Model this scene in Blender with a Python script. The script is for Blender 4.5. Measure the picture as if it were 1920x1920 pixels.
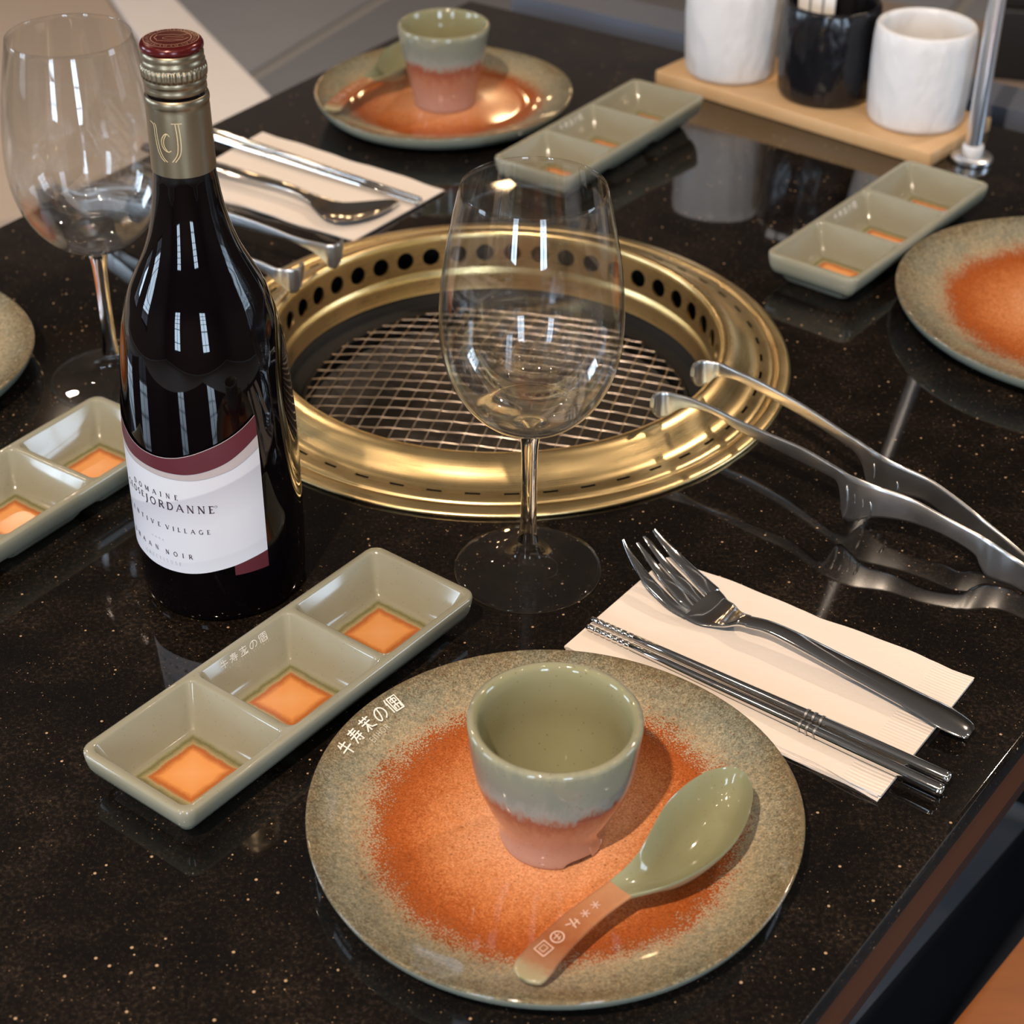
import bpy, bmesh, math, random
from mathutils import Vector, Matrix
random.seed(7)
PI = math.pi
TZ = 0.75            # height of the table top
SC = bpy.context.scene
for o in list(bpy.data.objects):
    bpy.data.objects.remove(o)

# ------------------------------------------------------------------ camera
cam_data = bpy.data.cameras.new('camera')
cam = bpy.data.objects.new('camera', cam_data)
SC.collection.objects.link(cam)
PITCH, ROLL = 0.603476, 0.009774
fw = Vector((0, math.cos(PITCH), -math.sin(PITCH)))
rt = Vector((1, 0, 0))
up = rt.cross(fw)
cx = rt * math.cos(ROLL) + up * math.sin(ROLL)
cy = -rt * math.sin(ROLL) + up * math.cos(ROLL)
cam.matrix_world = Matrix(((cx.x, cy.x, -fw.x, 0), (cx.y, cy.y, -fw.y, 0), (cx.z, cy.z, -fw.z, TZ + 0.6), (0, 0, 0, 1)))
cam_data.sensor_width = 36
cam_data.lens = 62.8789
cam_data.clip_start = 0.02
cam_data.dof.use_dof = True
cam_data.dof.focus_distance = 0.91
cam_data.dof.aperture_fstop = 11.0
SC.camera = cam

# ------------------------------------------------------------------ world, exposure
world = bpy.data.worlds.new('world')
SC.world = world
world.use_nodes = True
world.node_tree.nodes['Background'].inputs[0].default_value = (0.75, 0.85, 1.0, 1)
world.node_tree.nodes['Background'].inputs[1].default_value = 1.0
SC.view_settings.view_transform = 'Standard'
SC.view_settings.look = 'None'
SC.view_settings.gamma = 1
SC.view_settings.use_curve_mapping = False
SC.view_settings.exposure = 0.0
SC.cycles.max_bounces = 12
SC.cycles.transmission_bounces = 12
SC.cycles.glossy_bounces = 6
SC.cycles.diffuse_bounces = 3
SC.cycles.caustics_reflective = False
SC.cycles.caustics_refractive = False
SC.cycles.sample_clamp_indirect = 8.0

# ------------------------------------------------------------------ lights (daylight at the windows)
def area_light(name, loc, look, sx, sy, power, color):
    d = bpy.data.lights.new(name, 'AREA')
    d.shape = 'RECTANGLE'; d.size = sx; d.size_y = sy; d.energy = power; d.color = color
    o = bpy.data.objects.new(name, d)
    SC.collection.objects.link(o)
    o.location = loc
    o.rotation_euler = (Vector(look) - Vector(loc)).to_track_quat('-Z', 'Z').to_euler()
    return o
DAY = (0.64, 0.81, 1.0)
# windows: (wall, centre along wall, half width, z0, z1)
BACK_Y, FAR_Y, LEFT_X, RIGHT_X, CEIL = -3.2, 5.6, -3.6, 3.4, 2.95
WIN_B = [(-1.95, 0.38), (1.0, 0.38)]
WIN_L = [(0.2, 0.45), (1.9, 0.45)]
WIN_R = [(1.0, 0.45)]
for x, hw in WIN_B:
    area_light('daylight', (x, BACK_Y - 0.17, 1.5), (x, 0, 1.5), 2 * hw, 1.8, 95, DAY)
for y, hw in WIN_L:
    area_light('daylight', (LEFT_X - 0.17, y, 1.5), (0, y, 1.5), 2 * hw, 1.8, 85, DAY)
for y, hw in WIN_R:
    area_light('daylight', (RIGHT_X + 0.17, y, 1.5), (0, y, 1.5), 2 * hw, 1.8, 60, DAY)

# ------------------------------------------------------------------ helpers
def link(o):
    SC.collection.objects.link(o); return o
def tag(o, label, cat, group=None, kind=None):
    o['label'] = label; o['category'] = cat
    if group: o['group'] = group
    if kind: o['kind'] = kind
    return o
def thing(name, loc, label, cat, group=None):
    o = bpy.data.objects.new(name, None); link(o)
    o.empty_display_size = 0.02
    o.location = loc
    return tag(o, label, cat, group)
def wpos(o):
    v = Vector(o.location)
    while o.parent:
        o = o.parent; v += Vector(o.location)
    return v
def mesh(name, verts, faces, mat, parent=None, smooth=True, sharp=None, origin=None, uvs=None, slots=None):
    """verts in the parent's frame at origin None, else given in world space and re-based on origin"""
    me = bpy.data.meshes.new(name)
    me.from_pydata([tuple(v) for v in verts], [], faces)
    if uvs:
        ul = me.uv_layers.new(name='loc')
        for p in me.polygons:
            for li in p.loop_indices:
                ul.data[li].uv = uvs[me.loops[li].vertex_index]
    mats = mat if isinstance(mat, (list, tuple)) else [mat]
    for m in mats: me.materials.append(m)
    if slots: me.polygons.foreach_set('material_index', slots)
    me.validate(); me.update()
    bm = bmesh.new(); bm.from_mesh(me)
    bmesh.ops.recalc_face_normals(bm, faces=bm.faces)
    bm.to_mesh(me); bm.free()
    if smooth:
        me.polygons.foreach_set('use_smooth', [True] * len(me.polygons))
        if sharp: me.set_sharp_from_angle(angle=math.radians(sharp))
    o = bpy.data.objects.new(name, me); link(o)
    if parent: o.parent = parent
    return o
def part(name, verts, faces, mat, root, **k):
    """verts in world space; root unrotated"""
    w = wpos(root)
    return mesh(name, [Vector(v) - w for v in verts], faces, mat, root, **k)
def struct(o):
    o['kind'] = 'structure'; return o
def dup(o, parent=None):
    c = o.copy(); link(c)
    if parent: c.parent = parent
    for ch in list(o.children):
        dup(ch, c)
    return c
def box(x0, y0, z0, x1, y1, z1):
    v = [(x0,y0,z0),(x1,y0,z0),(x1,y1,z0),(x0,y1,z0),(x0,y0,z1),(x1,y0,z1),(x1,y1,z1),(x0,y1,z1)]
    return v, [(0,3,2,1),(4,5,6,7),(0,1,5,4),(1,2,6,5),(2,3,7,6),(3,0,4,7)]
def join(*ms):
    V, Fc = [], []
    for v, f in ms:
        n = len(V); V += list(v); Fc += [tuple(i + n for i in q) for q in f]
    return V, Fc
def xform(vf, loc=(0,0,0), rz=0):
    c, s = math.cos(rz), math.sin(rz)
    return [(x*c - y*s + loc[0], x*s + y*c + loc[1], z + loc[2]) for x, y, z in vf[0]], vf[1]
def rbox(sx, sy, z0, z1, r=0.004, n=3, rc=None):
    """box with rounded edges, centred on x and y"""
    rc = rc or r * 1.5
    rings = []
    for i in range(n + 1):
        a = i / n * PI / 2; rings.append((r * (1 - math.sin(a)), z0 + r * (1 - math.cos(a))))
    for i in range(n + 1):
        a = i / n * PI / 2; rings.append((r * (1 - math.cos(a)), z1 - r * (1 - math.sin(a))))
    V, Fc = [], []
    for ins, z in rings: V += [(x, y, z) for x, y in rrect(sx - 2*ins, sy - 2*ins, max(rc - ins, 0.0005), 4)]
    m = len(rrect(1, 1, .1, 4))
    for k in range(len(rings) - 1):
        for i in range(m):
            j = (i + 1) % m
            Fc.append((k*m + i, k*m + j, (k+1)*m + j, (k+1)*m + i))
    Fc.append(tuple(range(m))[::-1]); Fc.append(tuple(range((len(rings)-1)*m, len(rings)*m)))
    return V, Fc
def rrect(sx, sy, r, n=4):
    pts = []
    for (cx_, cy_, a0) in ((sx/2 - r, sy/2 - r, 0), (-sx/2 + r, sy/2 - r, 90), (-sx/2 + r, -sy/2 + r, 180), (sx/2 - r, -sy/2 + r, 270)):
        for i in range(n + 1):
            a = math.radians(a0 + 90 * i / n); pts.append((cx_ + r * math.cos(a), cy_ + r * math.sin(a)))
    return pts
def lathe(prof, n=64, wob=None, closed=False):
    V, Fc, rows = [], [], []
    for r, z in prof:
        if r < 1e-6:
            rows.append([len(V)]); V.append((0, 0, z))
        else:
            row = []
            for i in range(n):
                a = 2 * PI * i / n
                k = wob(a, r, z) if wob else (1, 0)
                row.append(len(V)); V.append((r * k[0] * math.cos(a), r * k[0] * math.sin(a), z + k[1]))
            rows.append(row)
    prs = list(zip(rows[:-1], rows[1:]))
    if closed: prs.append((rows[-1], rows[0]))
    for A, B in prs:
        for i in range(n):
            j = (i + 1) % n
            if len(A) == 1 and len(B) == 1: continue
            if len(A) == 1: Fc.append((A[0], B[j], B[i]))
            elif len(B) == 1: Fc.append((A[i], A[j], B[0]))
            else: Fc.append((A[i], A[j], B[j], B[i]))
    return V, Fc
def spline(pts, m=8):
    """Catmull-Rom through tuples"""
    out = []
    P_ = [pts[0]] + list(pts) + [pts[-1]]
    for k in range(1, len(P_) - 2):
        p0, p1, p2, p3 = P_[k-1], P_[k], P_[k+1], P_[k+2]
        for i in range(m):
            t = i / m
            out.append(tuple(0.5 * (2*b + (c-a)*t + (2*a-5*b+4*c-d)*t*t + (3*b-a-3*c+d)*t**3) for a, b, c, d in zip(p0, p1, p2, p3)))
    out.append(tuple(pts[-1]))
    return out
def blade(st, ref=(0, 0, 1), n=16, ex=2.6, m=4, caps=True):
    """sweep: stations (L, R, thickness, dish) smoothed; lens-like cross-section"""
    flat = [tuple(L) + tuple(R) + (t, d) for L, R, t, d in st]
    fl = spline(flat, m) if m > 1 else flat
    ref = Vector(ref)
    Ls = [Vector(f[0:3]) for f in fl]; Rs = [Vector(f[3:6]) for f in fl]
    Cs = [(a + b) / 2 for a, b in zip(Ls, Rs)]
    V, Fc = [], []
    for i, f in enumerate(fl):
        t = (Cs[min(i+1, len(Cs)-1)] - Cs[max(i-1, 0)]).normalized()
        a = (Rs[i] - Ls[i]) / 2
        nn = a.cross(t)
        nn = nn.normalized() if nn.length > 1e-12 else ref
        if nn.dot(ref) < 0: nn = -nn
        for k in range(n):
            ph = 2 * PI * k / n
            c, s = math.cos(ph), math.sin(ph)
            c2 = math.copysign(abs(c) ** (2/ex), c); s2 = math.copysign(abs(s) ** (2/ex), s)
            V.append(Cs[i] + a * c2 + nn * (f[6] / 2 * s2 - f[7] * (1 - c2 * c2)))
    N = len(fl)
    for i in range(N - 1):
        for k in range(n):
            j = (k + 1) % n
            Fc.append((i*n + k, i*n + j, (i+1)*n + j, (i+1)*n + k))
    if caps:
        Fc.append(tuple(range(n))[::-1]); Fc.append(tuple(range((N-1)*n, N*n)))
    return V, Fc
def tube(path, rad, n=8, caps=True):
    path = [Vector(p) for p in path]
    V, Fc = [], []
    rr = rad if isinstance(rad, (list, tuple)) else [rad] * len(path)
    for i, p in enumerate(path):
        t = (path[min(i+1, len(path)-1)] - path[max(i-1, 0)]).normalized()
        a = t.cross(Vector((0, 0, 1)))
        a = a.normalized() if a.length > 1e-6 else Vector((1, 0, 0))
        b = a.cross(t)
        for k in range(n):
            ph = 2 * PI * k / n
            V.append(p + (a * math.cos(ph) + b * math.sin(ph)) * rr[i])
    for i in range(len(path) - 1):
        for k in range(n):
            j = (k + 1) % n
            Fc.append((i*n + k, i*n + j, (i+1)*n + j, (i+1)*n + k))
    if caps:
        Fc.append(tuple(range(n))[::-1]); Fc.append(tuple(range((len(path)-1)*n, len(path)*n)))
    return V, Fc
def ribbons(strokes, fn, step=None):
    """flat print: strokes (polyline in 2D, width) mapped by fn(x, y) to 3D"""
    V, Fc = [], []
    for pts, w in strokes:
        q = []
        for a, b in zip(pts[:-1], pts[1:]):
            d = math.hypot(b[0]-a[0], b[1]-a[1])
            m = max(1, int(d / step)) if step else 1
            q += [(a[0] + (b[0]-a[0])*i/m, a[1] + (b[1]-a[1])*i/m) for i in range(m)]
        q.append(pts[-1])
        base = len(V)
        for i, p in enumerate(q):
            a, b = q[max(i-1, 0)], q[min(i+1, len(q)-1)]
            dx, dy = b[0]-a[0], b[1]-a[1]; l = math.hypot(dx, dy) or 1
            nx, ny = -dy/l*w/2, dx/l*w/2
            V.append(fn(p[0]+nx, p[1]+ny)); V.append(fn(p[0]-nx, p[1]-ny))
        for i in range(len(q) - 1):
            b0 = base + 2*i; Fc.append((b0, b0+1, b0+3, b0+2))
    return V, Fc

# ------------------------------------------------------------------ materials
def mat(name, col=(0.5, 0.5, 0.5), rough=0.4, metal=0.0, **k):
    m = bpy.data.materials.new(name); m.use_nodes = True
    b = m.node_tree.nodes['Principled BSDF']
    b.inputs['Base Color'].default_value = (*col, 1)
    b.inputs['Roughness'].default_value = rough
    b.inputs['Metallic'].default_value = metal
    for key, v in k.items():
        b.inputs[key.replace('_', ' ')].default_value = v
    return m
class NT:
    def __init__(s, m):
        s.m = m; s.t = m.node_tree; s.b = s.t.nodes['Principled BSDF']
    def n(s, typ, **k):
        x = s.t.nodes.new(typ)
        for a, v in k.items(): setattr(x, a, v)
        return x
    def l(s, a, b): s.t.links.new(a, b)
    def set(s, sock, v):
        if hasattr(v, 'is_output'): s.l(v, sock)
        else: sock.default_value = v
    def coord(s, kind='Object'):
        return s.n('ShaderNodeTexCoord').outputs[kind]
    def math(s, op, a, b=0.0, c=None):
        x = s.n('ShaderNodeMath', operation=op)
        s.set(x.inputs[0], a); s.set(x.inputs[1], b)
        if c is not None: s.set(x.inputs[2], c)
        return x.outputs[0]
    def noise(s, vec, scale, detail=2.0, rough=0.5):
        x = s.n('ShaderNodeTexNoise'); s.l(vec, x.inputs['Vector'])
        x.inputs['Scale'].default_value = scale; x.inputs['Detail'].default_value = detail; x.inputs['Roughness'].default_value = rough
        return x.outputs['Fac']
    def ramp(s, fac, stops, interp='LINEAR'):
        x = s.n('ShaderNodeValToRGB'); s.l(fac, x.inputs[0])
        x.color_ramp.interpolation = interp
        e = x.color_ramp.elements
        while len(e) < len(stops): e.new(0.5)
        for el, (p, c) in zip(e, stops):
            el.position = p; el.color = (*c, 1) if len(c) == 3 else c
        return x.outputs[0]
    def mix(s, fac, a, b, blend='MIX'):
        x = s.n('ShaderNodeMix', data_type='RGBA', blend_type=blend)
        s.set(x.inputs[0], fac)
        for sock, v in ((x.inputs[6], a), (x.inputs[7], b)):
            if hasattr(v, 'is_output'): s.l(v, sock)
            else: sock.default_value = (*v, 1)
        return x.outputs[2]
    def sep(s, vec):
        x = s.n('ShaderNodeSeparateXYZ'); s.l(vec, x.inputs[0]); return x.outputs
    def map(s, vec, scale=(1,1,1), rot=(0,0,0)):
        x = s.n('ShaderNodeMapping'); s.l(vec, x.inputs[0]); x.inputs['Scale'].default_value = scale; x.inputs['Rotation'].default_value = rot
        return x.outputs[0]
    def bump(s, h, strength=0.3, dist=0.001):
        x = s.n('ShaderNodeBump'); s.l(h, x.inputs['Height']); x.inputs['Strength'].default_value = strength; x.inputs['Distance'].default_value = dist
        s.l(x.outputs[0], s.b.inputs['Normal'])
    def base(s, c): s.l(c, s.b.inputs['Base Color'])
    def specks(s, vec, scale, thr, size):
        """0/1 mask of small separate flecks"""
        v = s.n('ShaderNodeTexVoronoi'); s.l(vec, v.inputs['Vector']); v.inputs['Scale'].default_value = scale
        w = s.n('ShaderNodeTexWhiteNoise', noise_dimensions='3D'); s.l(v.outputs['Position'], w.inputs['Vector'])
        a = s.math('GREATER_THAN', w.outputs['Value'], thr)
        sz = s.math('MULTIPLY', w.outputs['Value'], size)
        b = s.math('LESS_THAN', v.outputs['Distance'], sz)
        return s.math('MULTIPLY', a, b)

def m_granite():
    m = mat('black_granite', (0.006, 0.005, 0.0045), 0.045); t = NT(m); o = t.coord()
    mott = t.noise(o, 420, 6, 0.75)
    big = t.noise(o, 26, 3, 0.6)
    f = t.math('MULTIPLY', t.math('ADD', mott, t.math('MULTIPLY', big, 0.45)), 1.0)
    c0 = t.ramp(f, [(0.62, (0.0035, 0.003, 0.0028)), (0.77, (0.0078, 0.0056, 0.0043)), (0.93, (0.036, 0.025, 0.017))])
    warp = t.map(o, (1, 1, 1))
    s1 = t.specks(warp, 330, 0.972, 0.24)
    s2 = t.specks(warp, 700, 0.95, 0.27)
    s3 = t.specks(t.map(o, (1, 1.7, 1), (0, 0, .7)), 1100, 0.86, 0.3)
    c = t.mix(t.math('MULTIPLY', s3, 0.5), c0, (0.07, 0.045, 0.028))
    c = t.mix(t.math('MULTIPLY', s2, 0.7), c, (0.22, 0.14, 0.08))
    c = t.mix(s1, c, (0.42, 0.28, 0.17))
    t.base(c)
    return m
def m_brass():
    m = mat('brushed_brass', (0.8, 0.58, 0.27), 0.3, 1.0); t = NT(m); o = t.coord()
    x, y, z = t.sep(o)
    v = t.n('ShaderNodeVectorMath', operation='LENGTH')
    cb = t.n('ShaderNodeCombineXYZ'); t.l(x, cb.inputs[0]); t.l(y, cb.inputs[1]); t.l(cb.outputs[0], v.inputs[0])
    cc = t.n('ShaderNodeCombineXYZ'); t.l(v.outputs['Value'], cc.inputs[0]); t.l(z, cc.inputs[1])
    n = t.noise(cc.outputs[0], 1800, 3, 0.7)
    n2 = t.noise(o, 35, 3)
    t.l(t.math('ADD', t.math('MULTIPLY', n, 0.14), t.math('MULTIPLY_ADD', n2, 0.1, 0.17)), t.b.inputs['Roughness'])
    t.base(t.mix(n2, (0.78, 0.56, 0.25), (0.84, 0.64, 0.33)))
    t.bump(n, 0.12, 0.0004)
    t.b.inputs['Anisotropic'].default_value = 0.4
    return m
def m_plate():
    m = mat('reactive_glaze_plate', rough=0.06); t = NT(m); o = t.coord()
    x, y, z = t.sep(o)
    cb = t.n('ShaderNodeCombineXYZ'); t.l(x, cb.inputs[0]); t.l(y, cb.inputs[1])
    v = t.n('ShaderNodeVectorMath', operation='LENGTH'); t.l(cb.outputs[0], v.inputs[0])
    r = t.math('MULTIPLY', v.outputs['Value'], 1 / 0.114)
    nf = t.noise(o, 1150, 2, 0.6); nm = t.noise(o, 170, 4, 0.7); nb = t.noise(o, 30, 2)
    rr = t.math('ADD', r, t.math('MULTIPLY_ADD', nf, 0.44, -0.22))
    rr = t.math('ADD', rr, t.math('MULTIPLY_ADD', nm, 0.16, -0.08))
    rr = t.math('ADD', rr, t.math('MULTIPLY_ADD', nb, 0.14, -0.07))
    c = t.ramp(rr, [(0.0, (0.74, 0.42, 0.27)), (0.26, (0.70, 0.34, 0.175)), (0.46, (0.57, 0.21, 0.075)), (0.61, (0.40, 0.105, 0.025)), (0.73, (0.31, 0.075, 0.017)), (0.775, (0.42, 0.34, 0.225)), (0.87, (0.31, 0.285, 0.215)), (0.96, (0.23, 0.205, 0.145)), (1.0, (0.17, 0.135, 0.085))])
    # grey mottling of the rim
    g = t.ramp(t.noise(o, 420, 4, 0.7), [(0.35, (0.62, 0.66, 0.66)), (0.62, (1.12, 1.1, 1.04))])
    g2 = t.ramp(nb, [(0.38, (0.82, 0.88, 0.92)), (0.6, (1.08, 1.05, 1.0))])
    rimm = t.ramp(r, [(0.74, (0, 0, 0)), (0.82, (1, 1, 1))])
    c2 = t.mix(1.0, t.mix(1.0, c, g, 'MULTIPLY'), g2, 'MULTIPLY')
    c = t.mix(rimm, c, c2)
    c = t.mix(1.0, c, t.ramp(t.noise(o, 900, 3, 0.7), [(0.36, (0.74, 0.68, 0.62)), (0.62, (1.1, 1.1, 1.1))]), 'MULTIPLY')
    s = t.specks(o, 420, 0.84, 0.24)
    c = t.mix(t.math('MULTIPLY', s, 0.6), c, (0.17, 0.05, 0.015))
    # underside: plain grey-green glaze
    geo = t.n('ShaderNodeNewGeometry'); nz = t.sep(geo.outputs['Normal'])[2]
    under = t.math('LESS_THAN', nz, 0.12)
    t.base(t.mix(under, c, (0.24, 0.26, 0.21)))
    return m
def m_cup():
    m = mat('reactive_glaze_cup', rough=0.06); t = NT(m); o = t.coord()
    x, y, z = t.sep(o)
    nm = t.noise(t.map(o, (1, 1, 0.35)), 260, 4, 0.7); nb = t.noise(o, 45, 2)
    h = t.math('MULTIPLY', z, 1 / 0.0715)
    h = t.math('ADD', h, t.math('MULTIPLY_ADD', nm, 0.26, -0.13)); h = t.math('ADD', h, t.math('MULTIPLY_ADD', nb, 0.2, -0.1))
    c = t.ramp(h, [(0.0, (0.40, 0.25, 0.21)), (0.18, (0.39, 0.21, 0.155)), (0.40, (0.36, 0.155, 0.09)), (0.55, (0.25, 0.075, 0.042)), (0.60, (0.27, 0.19, 0.15)), (0.64, (0.255, 0.255, 0.225)), (0.74, (0.195, 0.203, 0.168)), (0.9, (0.20, 0.205, 0.155)), (1.0, (0.27, 0.26, 0.175))])
    s = t.specks(o, 560, 0.9, 0.28)
    # the inside is glazed plain green all the way down
    uv = t.sep(t.n('ShaderNodeUVMap', uv_map='loc').outputs[0])[0]
    c = t.mix(t.math('GREATER_THAN', uv, 0.5), c, t.mix(nb, (0.235, 0.225, 0.12), (0.27, 0.265, 0.165)))
    t.base(t.mix(t.math('MULTIPLY', s, 0.4), c, (0.12, 0.07, 0.04)))
    return m
def m_celadon(name='celadon_glaze', a=(0.255, 0.242, 0.168), b=(0.285, 0.278, 0.218)):
    m = mat(name, rough=0.09); t = NT(m); o = t.coord()
    c = t.mix(t.noise(o, 60, 3), a, b)
    s = t.specks(o, 700, 0.9, 0.26)
    t.base(t.mix(t.math('MULTIPLY', s, 0.35), c, (0.13, 0.10, 0.05)))
    return m
def m_basin():
    """glaze pooled on a basin floor: olive edge, tan line, rust edge and orange centre (local coordinates -1..1)"""
    m = mat('basin_floor_glaze', rough=0.14); t = NT(m)
    uv = t.n('ShaderNodeUVMap', uv_map='loc').outputs[0]; o = t.coord()
    x, y, z = t.sep(uv)
    d = t.math('MAXIMUM', t.math('ABSOLUTE', x), t.math('ABSOLUTE', y))
    d = t.math('ADD', d, t.math('MULTIPLY_ADD', t.noise(o, 160, 3), 0.12, -0.06))
    d = t.math('ADD', d, t.math('MULTIPLY_ADD', t.noise(o, 1500, 2), 0.08, -0.04))
    t.base(t.ramp(d, [(0.0, (0.74, 0.36, 0.15)), (0.5, (0.70, 0.30, 0.095)), (0.65, (0.42, 0.125, 0.03)), (0.71, (0.38, 0.15, 0.055)), (0.745, (0.37, 0.28, 0.14)), (0.80, (0.27, 0.235, 0.12)), (0.88, (0.15, 0.14, 0.06)), (1.0, (0.3, 0.29, 0.19))]))
    return m
def m_handle():
    m = mat('rust_handle_glaze', rough=0.15); t = NT(m)
    x, y, z = t.sep(t.n('ShaderNodeUVMap', uv_map='loc').outputs[0]); o = t.coord()
    d = t.math('ADD', x, t.math('MULTIPLY_ADD', t.noise(o, 300, 3), 0.16, -0.08))
    t.base(t.ramp(d, [(0.0, (0.27, 0.24, 0.13)), (0.2, (0.31, 0.25, 0.15)), (0.34, (0.28, 0.135, 0.07)), (0.55, (0.25, 0.08, 0.03)), (0.78, (0.37, 0.15, 0.065)), (1.0, (0.43, 0.21, 0.105))]))
    return m
def m_napkin():
    m = mat('white_paper_napkin', (0.78, 0.70, 0.63), 0.85); t = NT(m); o = t.coord()
    x, y, z = t.sep(t.n('ShaderNodeUVMap', uv_map='loc').outputs[0])          # pressed lines at the end of the napkin
    w = t.math('MULTIPLY', t.math('SINE', t.math('MULTIPLY', y, 2*PI*46)), t.math('GREATER_THAN', x, 0.885))
    t.bump(t.math('ADD', t.noise(o, 90, 4, 0.6), t.math('MULTIPLY', w, 0.16)), 0.4, 0.0012)
    return m
def m_wood(name, a, b, scale=(40, 3, 40), rough=0.45, rot=0.0):
    m = mat(name, a, rough); t = NT(m); o = t.map(t.coord(), scale, (0, 0, rot))
    t.base(t.mix(t.noise(o, 3.0, 5, 0.6), a, b)); return m
def m_carved(name, col, rough):
    m = mat(name, col, rough); t = NT(m); o = t.map(t.coord(), (1, 1, 0.45), (0.0, 0.5, 0))
    t.bump(t.noise(o, 85, 2, 0.45), 0.5, 0.005); return m
def m_brushed(name, col, rough):
    m = mat(name, col, rough, 1.0); t = NT(m); o = t.coord()
    n = t.noise(o, 160, 2); t.l(t.math('MULTIPLY_ADD', n, 0.08, rough - 0.04), t.b.inputs['Roughness']); return m
def m_mottled(name, a, b, scale, rough, **k):
    m = mat(name, a, rough, **k); t = NT(m)
    t.base(t.mix(t.noise(t.coord(), scale, 4, 0.6), a, b)); return m
def m_label():
    m = mat('wine_label_paper', (0.72, 0.74, 0.80), 0.55); t = NT(m)
    x, y, z = t.sep(t.n('ShaderNodeUVMap', uv_map='loc').outputs[0])   # x = degrees/100, y = height*10
    line = t.math('MULTIPLY_ADD', x, 0.30, 0.855)                        # the printed swoosh
    d = t.math('SUBTRACT', line, y)
    sw = t.ramp(d, [(0.0, (0.58, 0.60, 0.65)), (0.012, (0.46, 0.47, 0.53)), (0.22, (0.57, 0.59, 0.65)), (1.0, (0.59, 0.61, 0.67))])
    d2 = t.math('SUBTRACT', t.math('MULTIPLY_ADD', x, 0.2, 0.44), y)
    sw = t.mix(1.0, sw, t.ramp(d2, [(0.0, (1, 1, 1)), (0.01, (0.94, 0.94, 0.95)), (0.1, (1, 1, 1))]), 'MULTIPLY')
    t.base(sw)
    tx = t.coord(); t.bump(t.noise(t.map(tx, (1, 1, 4)), 500, 2), 0.15, 0.0003)
    return m

GRANITE = m_granite(); BRASS = m_brass(); PLATE = m_plate(); CUP = m_cup()
CEL = m_celadon(); BASIN = m_basin(); HANDLE = m_handle(); NAPKIN = m_napkin()
SPOONG = m_celadon('spoon_glaze', (0.235, 0.23, 0.125), (0.26, 0.265, 0.17))
EDGEWOOD = m_wood('orange_brown_wood', (0.105, 0.03, 0.008), (0.06, 0.017, 0.005), (6, 6, 60), 0.4)
CHAIRWOOD = m_wood('orange_chair_wood', (0.30, 0.095, 0.018), (0.19, 0.055, 0.011), (5, 40, 40), 0.35)
BAMBOO = m_wood('light_bamboo', (0.66, 0.44, 0.235), (0.58, 0.36, 0.175), (40, 3, 40), 0.4)
STEEL = m_brushed('brushed_steel', (0.52, 0.515, 0.51), 0.33)
POLISHED = mat('polished_steel', (0.74, 0.73, 0.71), 0.08, 1.0)
CHROME = mat('chrome', (0.84, 0.86, 0.9), 0.3, 1.0)
WIRE = mat('steel_wire', (0.62, 0.52, 0.44), 0.25, 1.0)
BLACKIRON = m_mottled('black_iron', (0.005, 0.0045, 0.0045), (0.010, 0.009, 0.008), 60, 0.55, Specular_IOR_Level=0.2)
PIT = m_mottled('sooty_burner_pan', (0.03, 0.022, 0.017), (0.006, 0.005, 0.0045), 26, 0.65)
VOID = mat('dark_casing', (0.012, 0.012, 0.01), 0.7)
BOTTLE = mat('dark_bottle_glass', (0.002, 0.0012, 0.0018), 0.03, IOR=1.5, Specular_IOR_Level=0.36)
REDCAP = mat('maroon_cap_enamel', (0.075, 0.006, 0.006), 0.22, 0.3)
CAPGOLD = m_brushed('taupe_gold_foil', (0.31, 0.25, 0.165), 0.36)
GOLDINK = mat('pale_gold_ink', (0.72, 0.58, 0.33), 0.35, 0.3)
PINKGOLD = mat('rose_gold_line', (0.75, 0.5, 0.36), 0.3, 0.6)
LABEL = m_label()
MAROON = mat('maroon_label_print', (0.085, 0.012, 0.020), 0.5)
PINKB = m_mottled('silver_pink_label_print', (0.38, 0.34, 0.345), (0.44, 0.39, 0.39), 900, 0.45)
INK = mat('dark_plum_ink', (0.035, 0.018, 0.035), 0.6)
GREYINK = mat('grey_ink', (0.33, 0.34, 0.40), 0.6)
WHITEINK = mat('white_ceramic_print', (0.74, 0.72, 0.66), 0.3)
PALEINK = mat('faint_ceramic_print', (0.50, 0.47, 0.38), 0.3)
PINKINK = mat('pale_pink_ceramic_print', (0.62, 0.42, 0.33), 0.3)
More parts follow.
